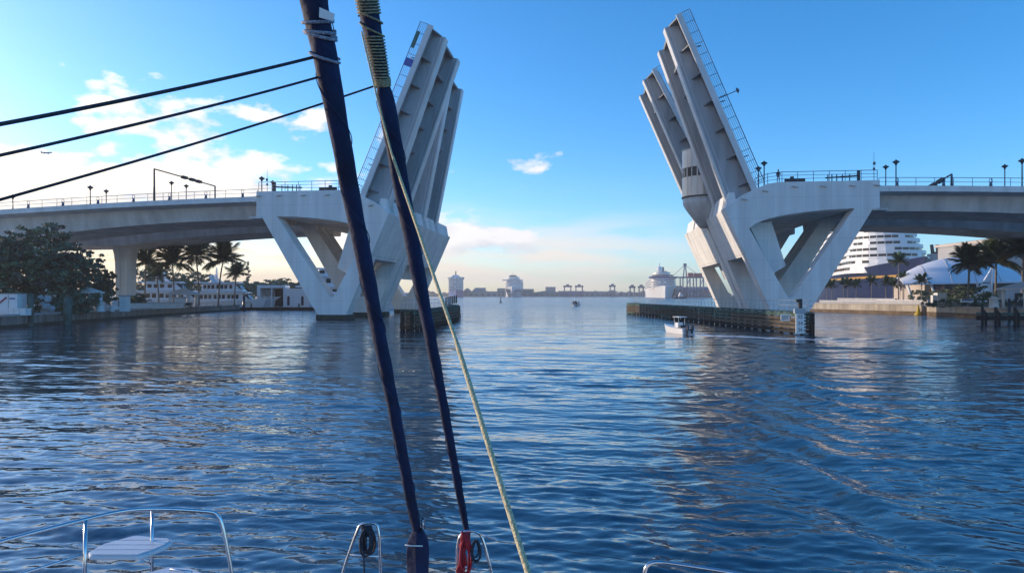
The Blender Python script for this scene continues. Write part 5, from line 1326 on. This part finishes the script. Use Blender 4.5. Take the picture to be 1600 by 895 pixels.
# ------------------------------------------------------------------ people
M['skin'] = mat('skin', (0.35, 0.20, 0.14), 0.6); M['shirt_d'] = mat('dark_maroon_shirt', (0.06, 0.015, 0.03), 0.8); M['shirt_w'] = mat('light_shirt', (0.5, 0.5, 0.5), 0.8)
M['trousers'] = mat('grey_trousers', (0.22, 0.22, 0.24), 0.8); M['hair'] = mat('dark_hair', (0.015, 0.012, 0.01), 0.7)
def person(loc, rz, label, shirt, trousers, seated=False, group=None):
    root = thing('person', label, 'person', tuple(loc), rz, group)
    if not seated:
        J = [(0, 0, .95), (0, 0, 1.2), (0, .01, 1.42), (0, .01, 1.52), (0, .03, 1.63), (0, .03, 1.72), (-.19, 0, 1.40), (-.27, .02, 1.12), (-.24, .14, .92), (.19, 0, 1.40), (.27, .02, 1.12), (.24, .14, .92),
             (-.10, 0, .88), (-.12, .02, .5), (-.13, -.02, .07), (-.14, .14, .03), (.10, 0, .88), (.13, .02, .5), (.14, -.02, .07), (.15, .14, .03)]
    else:
        J = [(0, 0, .5), (0, .02, .75), (0, .04, .97), (0, .05, 1.07), (0, .07, 1.18), (0, .07, 1.27), (-.19, .03, .95), (-.27, .1, .7), (-.2, .32, .62), (.19, .03, .95), (.27, .1, .7), (.2, .32, .62),
             (-.10, .02, .46), (-.12, .42, .48), (-.13, .44, .07), (-.14, .58, .03), (.10, .02, .46), (.13, .42, .48), (.14, .44, .07), (.15, .58, .03)]
    E = [(0, 1), (1, 2), (2, 3), (3, 4), (4, 5), (2, 6), (6, 7), (7, 8), (2, 9), (9, 10), (10, 11), (0, 12), (12, 13), (13, 14), (14, 15), (0, 16), (16, 17), (17, 18), (18, 19)]
    rad = [.15, .15, .15, .055, .095, .085, .06, .048, .035, .06, .048, .035, .09, .065, .045, .04, .09, .065, .045, .04]
    me = bpy.data.meshes.new('body'); me.from_pydata(J, E, []); o = bpy.data.objects.new('tmp_body', me); col.objects.link(o)
    sk = o.modifiers.new('skin', 'SKIN')
    for i, v in enumerate(me.skin_vertices[0].data): v.radius = (rad[i], rad[i] * .8 if i < 3 else rad[i]); v.use_root = (i == 0)
    sb = o.modifiers.new('sub', 'SUBSURF'); sb.levels = 1; sb.render_levels = 1
    dg = bpy.context.evaluated_depsgraph_get(); dg.update()
    m2 = bpy.data.meshes.new_from_object(o.evaluated_get(dg)); bpy.data.objects.remove(o)
    m2.materials.clear()
    for k in ('skin', shirt, trousers): m2.materials.append(M[k])
    hip = J[0][2]; 
    for p in m2.polygons:
        c = p.center
        p.material_index = 0 if (c.z > J[3][2] - .02 or (abs(c.x) > .2 and c.z < J[7][2] + .02 and c.z > J[8][2] - .2 and not seated)) else (1 if c.z > hip - .02 else 2)
        p.use_smooth = True
    b = bpy.data.objects.new('body', m2); col.objects.link(b); b.parent = root
    h = Vector(J[5]); MB().lathe([(.088, -.05), (.10, .0), (.085, .06), (.03, .095)], 10, (h.x, h.y - .015, h.z)).build('hair', 'hair', root)
    return root
person(BW(29.7, 1.0, 18.2), -TH + math.pi, 'person in a dark red top and grey shorts at the right pier railing', 'shirt_d', 'trousers')
# small open boat far out in the channel
rb = thing('open_boat', 'small open boat with seated people far out in the channel', 'boat', tuple(WG(901, 228, 0)), R(4))
hull_mb(5.6, 2.3, .55, sheer=.4).build('hull', 'sign_white', rb)
for s in (-1, 1): MB().tube([(s * 1.05, 0, .5), (s * 1.08, 3.4, .58), (s * .6, 5.2, .8)], [.24, .25, .16], 8).build('tube', 'far_grey', rb)
MB().bx(-.4, .4, 2.2, 2.9, .5, 1.5).build('console', 'dark', rb); MB().bx(-.2, .2, -.5, 0, .3, 1.2).build('outboard', 'black', rb)
MB().tube([(-.7, .6, .5), (-.7, .6, 2.3), (.7, .6, 2.3), (.7, .6, .5)], .05, 6).build('arch', 'stucco', rb)
for x, y, lb, sh in ((-.85, 1.2, 'person in dark clothes seated on the left of the small open boat', 'shirt_d'), (.0, 1.6, 'person standing-height figure in the middle of the small open boat', 'shirt_d'), (.85, 1.2, 'person in a light top seated on the right of the small open boat', 'shirt_w')):
    p = rb.matrix_basis @ Vector((x, y, .45)); person(p, R(4), lb.replace('standing-height figure', 'in dark clothes seated'), sh, 'trousers', True, 'people in the small open boat')
bo = thing('channel_buoy', 'tiny pale buoy on the water left of the channel', 'buoy', tuple(WG(782, 330, 0)))
MB().lathe([(.7, -.2), (.8, .3), (.4, .6), (.2, 1.6), (.05, 1.8)], 10).build('float', 'far_tan', bo); MB().box((0, 0, 2.0), (.5, .5, .4)).build('topmark', 'dark', bo)
# airliner
ap = thing('airliner', 'small airliner flying above the left span', 'aircraft', tuple(W(73, 239, 1900)), R(-84))
MB().tube([(0, -14, .6), (0, -12, .3), (0, -6, 0), (0, 10, 0), (0, 13, -.2), (0, 15, -.6)], [.4, 1.1, 1.9, 1.9, 1.4, .3], 12).build('fuselage', 'far_grey', ap)
for s in (-1, 1):
    MB().hexa([(s * 1.5, -1, -.8), (s * 1.5, 4.5, -.8), (s * 15, -2.6, .4), (s * 15, -4, .4), (s * 1.5, -1, -.4), (s * 1.5, 4.5, -.4), (s * 15, -2.6, .6), (s * 15, -4, .6)]).build('wing', 'far_grey', ap)
    MB().hexa([(s * .5, -13.5, .6), (s * .5, -11, .6), (s * 5.5, -13.4, 1.0), (s * 5.5, -14.4, 1.0), (s * .5, -13.5, .8), (s * .5, -11, .8), (s * 5.5, -13.4, 1.1), (s * 5.5, -14.4, 1.1)]).build('tailplane', 'far_grey', ap)
    MB().tube([(s * 5, 3.6, -1.7), (s * 5, .2, -1.7)], [.9, .7], 8).build('engine', 'far_grey', ap)
MB().hexa([(-.15, -14, 1), (.15, -14, 1), (.15, -10, 1.4), (-.15, -10, 1.4), (-.1, -15.5, 6.2), (.1, -15.5, 6.2), (.1, -13.6, 6.2), (-.1, -13.6, 6.2)]).build('fin', 'far_blue', ap)
ap.rotation_euler = (R(6), 0, R(-84))
# ------------------------------------------------------------------ own catamaran: bows, rails, furled sails, lines
M['canvas'] = mat('navy_canvas', (0.004, 0.012, 0.060), 0.8, var=0.3, scale=3.0, bump=0.6, bscale=7)
M['inox'] = mat('stainless_steel', (0.62, 0.63, 0.66), 0.22, metal=1.0, var=0.05)
M['wire'] = mat('wire', (0.05, 0.05, 0.06), 0.4, metal=0.3)
M['gel'] = mat('gelcoat', (0.66, 0.67, 0.70), 0.35, var=0.04, scale=2)
def rope_mat(name, a, b, sc):
    m = bpy.data.materials.new(name); m.use_nodes = True; t = m.node_tree; p = t.nodes['Principled BSDF']
    p.inputs['Roughness'].default_value = 0.8
    co = t.nodes.new('ShaderNodeTexCoord'); v = t.nodes.new('ShaderNodeTexVoronoi'); v.inputs['Scale'].default_value = sc
    t.links.new(co.outputs['Object'], v.inputs['Vector'])
    mx = t.nodes.new('ShaderNodeMix'); mx.data_type = 'RGBA'
    mx.inputs[6].default_value = (*a, 1); mx.inputs[7].default_value = (*b, 1)
    rp = t.nodes.new('ShaderNodeMapRange'); rp.inputs[1].default_value = 0.35; rp.inputs[2].default_value = 0.6
    t.links.new(v.outputs['Distance'], rp.inputs[0]); t.links.new(rp.outputs[0], mx.inputs[0])
    t.links.new(mx.outputs[2], p.inputs['Base Color'])
    bp = t.nodes.new('ShaderNodeBump'); bp.inputs['Strength'].default_value = 0.6; bp.inputs['Distance'].default_value = 0.004
    t.links.new(v.outputs['Distance'], bp.inputs['Height']); t.links.new(bp.outputs[0], p.inputs['Normal'])
    return m
M['rope_y'] = rope_mat('flecked_yellow_rope', (0.72, 0.61, 0.36), (0.42, 0.35, 0.20), 95)
M['rope_b'] = rope_mat('beige_rope', (0.46, 0.38, 0.22), (0.22, 0.19, 0.12), 80)
M['rope_g'] = rope_mat('grey_rope', (0.40, 0.40, 0.46), (0.20, 0.20, 0.26), 80)
M['rope_k'] = rope_mat('dark_rope', (0.012, 0.014, 0.028), (0.035, 0.035, 0.05), 60)
M['rope_r'] = rope_mat('red_rope', (0.50, 0.015, 0.03), (0.22, 0.01, 0.02), 90)

def stay(pa, da, pb, db, prof, label, name='furled_sail'):
    """furled headsail on a straight stay from bottom pixel pa (depth da) to pb (depth db); prof = (pixel row, radius)"""
    A = W(*pa, da); B = W(*pb, db)
    o = thing(name, label, 'sail', tuple(A), 0, 'furled headsails in navy covers')
    rnd = random.Random(int(pa[0]))
    def at_row(y):            # parameter where the straight stay is seen at that row
        lo, hi = -0.2, 3.0
        for _ in range(50):
            m = (lo + hi) / 2; p = A.lerp(B, m)
            yy = HOR - (p.z - EYE) / p.y * FPX
            if yy > y: lo = m
            else: hi = m
        return m
    ts = [(at_row(y), r) for y, r in prof]
    def rad(t):
        if t <= ts[0][0]: return ts[0][1]
        for (t0, r0), (t1, r1) in zip(ts[:-1], ts[1:]):
            if t <= t1: return r0 + (r1 - r0) * (t - t0) / (t1 - t0)
        return ts[-1][1]
    t0, t1 = ts[0][0], 1.9
    n, m = 170, 20; mb = MB(); vs = []
    d = (B - A).normalized(); u = d.cross(Vector((0, 1, 0))).normalized(); w = u.cross(d)
    for i in range(n + 1):
        t = t0 + (t1 - t0) * i / n; c = (A.lerp(B, t)) - A; r = rad(t)
        for k in range(m):
            a = 2 * math.pi * k / m
            wr = 1 + 0.05 * math.sin(3 * a + i * 0.16 + 1.5 * math.sin(i * .07)) + 0.03 * math.sin(2 * a - i * 0.45) + 0.022 * math.sin(i * 0.9 + a)
            if (a + i * 0.11) % (2 * math.pi) < 0.4: wr += 0.06
            vs.append(c + (u * math.cos(a) + w * math.sin(a)) * r * wr)
    fs = [(i * m + k, i * m + (k + 1) % m, (i + 1) * m + (k + 1) % m, (i + 1) * m + k) for i in range(n) for k in range(m)]
    mb.add(vs, fs, True); mb.build('sail_cover', 'canvas', o)
    o2 = dict(A=A, B=B, u=u, w=w, rad=rad, row=at_row, obj=o, d=d)
    return o2
def wrap(st, rows, r, turns, m, tilt=0.0, name='lashing', a0=0.0, npt=26, squash=1.0):
    """rope wound round a stay between two pixel rows"""
    ta, tb = st['row'](rows[0]), st['row'](rows[1]); pts = []; n = int(npt * turns)
    for i in range(n + 1):
        f = i / n; a = a0 + 2 * math.pi * turns * f; t = ta + (tb - ta) * f
        rr = st['rad'](t) * 1.05 + r * 0.8
        c = st['A'].lerp(st['B'], t) - st['A']
        pts.append(c + (st['u'] * math.cos(a) + st['w'] * math.sin(a)) * rr + st['d'] * tilt * math.cos(a) * rr)
    return MB().tube(pts, r, 6).build(name, m, st['obj'])
S1 = stay((655, 845), 6.3, (490, 0), 4.75, [(838, .030), (815, .044), (760, .046), (530, .053), (437, .059), (250, .068), (100, .081), (0, .093), (-300, .105)],
          'thick furled sail in a navy cover with grey lashings, the left one')
S2 = stay((730, 832), 7.2, (573, 0), 5.3, [(828, .026), (800, .036), (530, .050), (437, .062), (250, .066), (190, .072), (150, .066), (136, .050), (126, .056), (60, .070), (20, .076), (-300, .076)],
          'thinner furled sail in a navy cover bound with beige rope, the right one')
M['canvas_edge'] = mat('canvas_edge', (0.016, 0.026, 0.085), 0.8)
wrap(S1, (812, -60), 0.0035, 6, 'canvas_edge', 0.3, name='cover_seam')
wrap(S2, (800, 160), 0.003, 5, 'canvas_edge', 0.3, name='cover_seam')
wrap(S1, (36, 33), 0.011, 1.0, 'rope_g', 0.06, a0=math.pi)
wrap(S1, (52, 48), 0.012, 1.0, 'rope_g', 0.16, a0=math.pi)
wrap(S1, (58, 53), 0.012, 1.1, 'rope_g', 0.34, a0=math.pi)
wrap(S1, (92, 86), 0.010, 1.0, 'rope_g', 0.42, a0=math.pi)
MB().add(*(lambda P, u, d: ([P, P + u * 0.095, P + u * 0.10 + d * 0.05, P + d * 0.065, P + Vector((0, -.01, 0)), P + u * 0.095 + Vector((0, -.01, 0)), P + u * 0.10 + d * 0.05 + Vector((0, -.01, 0)), P + d * 0.065 + Vector((0, -.01, 0))],
    [(0, 1, 2, 3), (7, 6, 5, 4), (0, 4, 5, 1), (1, 5, 6, 2), (2, 6, 7, 3), (3, 7, 4, 0)]))(W(499, 28, 4.68) - S1['A'], Vector((1, 0, -0.28)), Vector((0.05, 0, 1)))).build('cloth_tag', 'sign_white', S1['obj'])
wrap(S2, (24, -4), 0.0068, 6, 'rope_b', 0.05)
wrap(S2, (52, 22), 0.0075, 1.4, 'rope_b', 0.45, a0=math.pi)
wrap(S2, (124, 56), 0.0066, 14, 'rope_b', 0.08)
wrap(S2, (136, 124), 0.0075, 5, 'rope_b', 0.04)

def line_thing(name, label, pts, r, m, cat='rope', sag=0.0, n=24, group=None):
    pts = [Vector(p) for p in pts]; o = pts[0]; q = []
    k = len(pts) - 1
    for i in range(n * k + 1):
        s = i / n; j = min(int(s), k - 1); f = s - j
        p = pts[j].lerp(pts[j + 1], f); p.z -= sag * 4 * f * (1 - f); q.append(p - o)
    t = MB().tube(q, r, 8).build(name, m); t.location = o
    return tag(t, label, cat, group)
GS = 'dark sheets running off to the left'
line_thing('sheet_line', 'uppermost of the three dark lines running off to the left, the thickest', [W(489, 90, 4.85), W(-420, 268, 2.6)], 0.0105, 'rope_k', sag=0.03, group=GS)
line_thing('sheet_line', 'middle of the three dark lines running off to the left', [W(497, 121, 4.88), W(-420, 330, 2.6)], 0.008, 'rope_k', sag=0.03, group=GS)
line_thing('sheet_line', 'lowest of the three dark lines, ending at the rope-bound sail', [W(590, 133, 5.55), W(-420, 425, 2.7)], 0.0075, 'rope_k', sag=0.035, group=GS)
line_thing('halyard_rope', 'yellow flecked rope running down from the rope-bound sail to the bottom edge', [W(565, 50, 5.30), W(592, 165, 5.3), W(612, 240, 5.1), W(712, 530, 3.9), W(826, 897, 2.9), W(848, 968, 2.7)], [0.0065] * 25 + [0.0075] * 24 + [0.0105] * 24 + [0.0135] * 24 + [0.0150] * 24, 'rope_y')
# furler drum
drum = thing('furler_drum', 'dark blue furling drum cover under the left furled sail', 'furler', tuple(W(653, 896, 6.25)))
secs = []
for z, r in ((-0.16, .085), (-0.05, .10), (0.20, .108), (0.30, .098), (0.385, .055)):
    secs.append([(r * math.cos(a) * 1.02, r * math.sin(a), z) for a in [2 * math.pi * (k + .5) / 6 for k in range(6)]])
MB().loft(secs, smooth=False).build('cover', 'canvas', drum, bevel=0.008)
MB().tube([(-0.10, -0.10, 0.292), (-0.05, -0.104, 0.287), (0.055, -0.104, 0.285)], 0.006, 6).build('piping', 'sign_white', drum)
MB().tube([(0.02, 0.0, 0.36), (0.02, -.03, .44), (0.06, -.05, .42), (0.05, -.03, .50), (0.035, -.03, .40)], 0.012, 6).build('shackle', 'inox', drum)
MB().tube([(0.0, 0, 0.0), (0, 0, -0.6)], 0.03, 8).build('bracket', 'inox', drum)

cat = thing('catamaran_bow', 'bow rails, white seat and steel frames of the boat in the foreground', 'boat', (0, 5.5, 0))
co_ = cat.location
def ct(pts, r, name='rail', m='inox', n=10, smooth_it=0):
    q = [Vector(p) - co_ for p in pts]
    for _ in range(smooth_it):
        z = [q[0]]
        for a, b in zip(q[:-1], q[1:]): z += [a.lerp(b, .25), a.lerp(b, .75)]
        q = z + [q[-1]]
    return MB().tube(q, r, n).build(name, m, cat)
D = 5.6
rail_pts = [W(-260, 925, 4.7), W(0, 845, 5.1), W(132, 811, 5.35), W(196, 796, 5.5), W(250, 794, 5.7), W(322, 798, 5.9), W(338, 801, 5.95), W(347, 814, 5.95), W(362, 892, 5.95), W(366, 925, 5.95)]
ct(rail_pts, 0.0165, 'top_rail', smooth_it=2)
ct([W(134, 812, 5.34), W(131, 960, 5.34)], 0.014, 'stanchion')
ct([W(238, 795, 5.66), W(237, 940, 5.66)], 0.0125, 'stanchion')
ct([W(-200, 965, 4.9), W(28, 897, 5.1), W(130, 866, 5.34)], 0.011, 'lower_rail')
ct([W(266, 847, 5.72), W(349, 852, 5.95)], 0.010, 'lower_rail')
ct([W(218, 868, 5.6), W(238, 882, 5.66)], 0.008, 'seat_brace')
# slatted white seat: four planks with rounded outline
seat_o = [W(138, 862, 5.36), W(160, 850, 5.45), W(208, 838, 5.75), W(262, 840, 5.92), W(271, 844, 5.82), W(262, 851, 5.66), W(226, 866, 5.36), W(214, 868, 5.30), W(140, 868, 5.30)]
zs = sum(p.z for p in seat_o) / len(seat_o)
seat_o = [Vector((p.x * (zs - EYE) / (p.z - EYE), p.y * (zs - EYE) / (p.z - EYE), zs)) for p in seat_o]
so = [p - co_ for p in seat_o]
seat = MB().prism([[(p.x, p.y) for p in so]], lambda a, b: (a, b, zs - .035), lambda a, b: (a, b, zs)).build('seat', 'gel', cat, bevel=0.01)
xs0, xs1 = min(p.x for p in so), max(p.x for p in so); ys0, ys1 = min(p.y for p in so), max(p.y for p in so)
def inside_span(y):
    c = []
    for a, b in zip(so, so[1:] + so[:1]):
        if (a.y - y) * (b.y - y) < 0: c.append(a.x + (b.x - a.x) * (y - a.y) / (b.y - a.y))
    return (min(c), max(c)) if len(c) >= 2 else None
ns = 4
for k in range(ns):
    ya = ys0 + (ys1 - ys0) * (k + 0.08) / ns; yb = ys0 + (ys1 - ys0) * (k + 0.92) / ns
    a = inside_span(ya); b = inside_span(yb)
    if a and b:
        MB().hexa([(a[0] + .02, ya, zs + .001), (a[1] - .02, ya, zs + .001), (b[1] - .02, yb, zs + .001), (b[0] + .02, yb, zs + .001),
                   (a[0] + .02, ya, zs + .010), (a[1] - .02, ya, zs + .010), (b[1] - .02, yb, zs + .010), (b[0] + .02, yb, zs + .010)]).build('seat_slat', 'gel', seat)
# the two bows, just under the picture, the crossbeam between, and a deck hatch lid on the left bow
for px, nm in ((200, -1), (1180, 1)):
    c = WG(px, 5.4, 0).x
    mb = MB(); secs = []
    for y, w, zt in ((-1.5, .62, 1.10), (2.5, .60, 1.08), (4.4, .50, 1.05), (5.35, .30, 1.02), (5.75, .06, 1.0)):
        secs.append([(c - w, y, zt), (c - w * .8, y, .3), (c - w * .3, y, -.4), (c + w * .3, y, -.4), (c + w * .8, y, .3), (c + w, y, zt)])
    mb.loft([[Vector(p) - co_ for p in s_] for s_ in secs], smooth=False).build('hull_bow', 'gel', cat, bevel=0.02)
lid = [W(222, 896, 5.15), W(262, 885, 5.25), W(300, 887, 5.25), W(322, 896, 5.15), W(322, 940, 4.8), W(222, 940, 4.8)]
zl = lid[1].z
MB().prism([[(p.x * (zl - EYE) / (p.z - EYE), p.y * (zl - EYE) / (p.z - EYE) - co_.y) for p in lid]], lambda a, b: (a, b, zl - .03), lambda a, b: (a, b, zl)).build('deck_locker', 'gel', cat, bevel=0.01)
MB().tube([W(266, 889, 5.0) - co_, W(300, 893, 5.0) - co_], 0.01, 6).build('cleat', 'inox', cat)
MB().beam((WG(200, 5.4).x, 0.35, 0.86), (WG(1180, 5.4).x, 0.35, 0.86), 0.18, 0.2).build('crossbeam', 'gel', cat)
# small steel frames on the crossbeam
ct([W(524, 945, 6.0), W(536, 890, 6.0), W(560, 823, 6.0), W(566, 817, 6.0), W(584, 816, 6.0), W(592, 822, 6.0), W(595, 890, 6.0), W(596, 945, 6.0)], 0.0125, 'a_frame', smooth_it=1)
ct([W(543, 866, 6.0), W(594, 869, 6.0)], 0.010, 'rung')
ct([W(711, 945, 6.4), W(714, 890, 6.4), W(715, 846, 6.4), W(722, 832, 6.4), W(735, 828, 6.4), W(748, 831, 6.4), W(755, 842, 6.4), W(768, 892, 6.4), W(780, 945, 6.4)], 0.0135, 'a_frame', smooth_it=1)
ct([W(724, 886, 6.4), W(765, 890, 6.4)], 0.010, 'rung')
ct([W(1004, 925, 5.6), W(1007, 893, 5.6), W(1011, 882, 5.6), W(1022, 877, 5.6), W(1045, 879, 5.6), W(1150, 895, 5.35), W(1300, 922, 5.0)], 0.0165, 'top_rail', smooth_it=2)
for pts, r in (([W(340, 800, 5.95), W(560, 818, 6.0)], .003), ([W(362, 855, 5.95), W(543, 866, 6.0)], .003),
               ([W(755, 837, 6.4), W(778, 845, 6.3), W(1012, 879, 5.6)], .003), ([W(778, 886, 6.4), W(700, 880, 6.3), W(596, 867, 6.0)], .0025)):
    ct(pts, r, 'lifeline', 'wire', 6)
ct([W(748, 833, 6.4), W(779, 844, 6.3)], 0.008, 'turnbuckle', 'inox')
ct([W(510, 864, 6.0), W(543, 867, 6.0)], 0.007, 'turnbuckle', 'inox')
# black coil on the left frame, red rope on the right one
def bundle(name, label, base, loops, r, m, seed, strands=0, length=0.3):
    rnd = random.Random(seed); o = thing(name, label, 'rope', tuple(base)); 
    for k in range(loops):
        w_ = rnd.uniform(0.03, 0.06); l = length * rnd.uniform(0.75, 1.0); x0 = rnd.uniform(-.015, .02); y0 = -0.02 - 0.012 * k
        pts = [(x0 + w_ * math.sin(a) * (0.5 + 0.5 * math.sin(a / 2)), y0 + 0.01 * math.sin(a), -l / 2 + l / 2 * math.cos(a)) for a in [2 * math.pi * i / 22 for i in range(23)]]
        MB().tube(pts, r, 6).build('loop', m, o)
    for k in range(strands):
        x0 = rnd.uniform(-.04, .04); pts = []
        for i in range(14):
            f = i / 13; pts.append((x0 + rnd.uniform(-.018, .018) - 0.05 * f, -0.03 + rnd.uniform(-.02, .02), -f * length * rnd.uniform(.97, 1.03)))
        MB().tube(pts, r * rnd.uniform(.7, 1.2), 6).build('strand', m, o)
    return o
b = bundle('rope_coil', 'black rope coil hanging from the left steel frame', W(575, 822, 5.97), 6, 0.009, 'rope_k', 5, length=0.24)
for k in range(7):
    MB().tube([(-0.05 + .012 * k, .03, -.03 + .01 * (k % 3)), (-0.04 + .012 * k, -0.045, 0.02), (-0.03 + .013 * k, -0.05, -0.07)], 0.011, 6).build('hitch', 'rope_k', b)
MB().tube([(-0.035, -.02, -.05), (-0.03, -.02, -.3), (-.02, -.02, -.55)], 0.007, 6).build('tail', 'rope_k', b)
b = bundle('red_rope', 'tangled red rope hanging on the right steel frame', W(728, 832, 6.34), 3, 0.010, 'rope_r', 9, strands=9, length=0.46)
for k in range(6):
    MB().tube([(-0.03 + .012 * k, .03, -.01), (-0.03 + .012 * k, -0.05, 0.025 - .012 * k), (-0.02 + .010 * k, -0.05, -0.06 - .02 * k)], 0.012, 6).build('hitch', 'rope_r', b)
b = bundle('dark_coil', 'small dark rope coil beside the red rope', W(743, 842, 6.36), 4, 0.008, 'rope_k', 12, length=0.2)
MB().tube([(-.02, -.02, -.15), (-0.12, -.02, -.26), (-.22, -.02, -.36)], 0.007, 6).build('tail', 'rope_k', b)
# ------------------------------------------------------------------ harbour haze
def haze():
    o = MB().bx(-2600, 2600, -60, 2300, -4.0, 64).build('haze', 'white'); o['kind'] = 'stuff'; o['label'] = 'thin pale haze over the harbour'
    m = bpy.data.materials.new('haze'); m.use_nodes = True; t = m.node_tree
    for n in list(t.nodes):
        if n.type == 'BSDF_PRINCIPLED': t.nodes.remove(n)
    v = t.nodes.new('ShaderNodeVolumePrincipled'); v.inputs['Color'].default_value = (0.94, 0.93, 0.93, 1); v.inputs['Density'].default_value = 0.00030; v.inputs['Anisotropy'].default_value = 0.2
    t.links.new(v.outputs[0], t.nodes['Material Output'].inputs['Volume'])
    o.data.materials.clear(); o.data.materials.append(m)
haze()
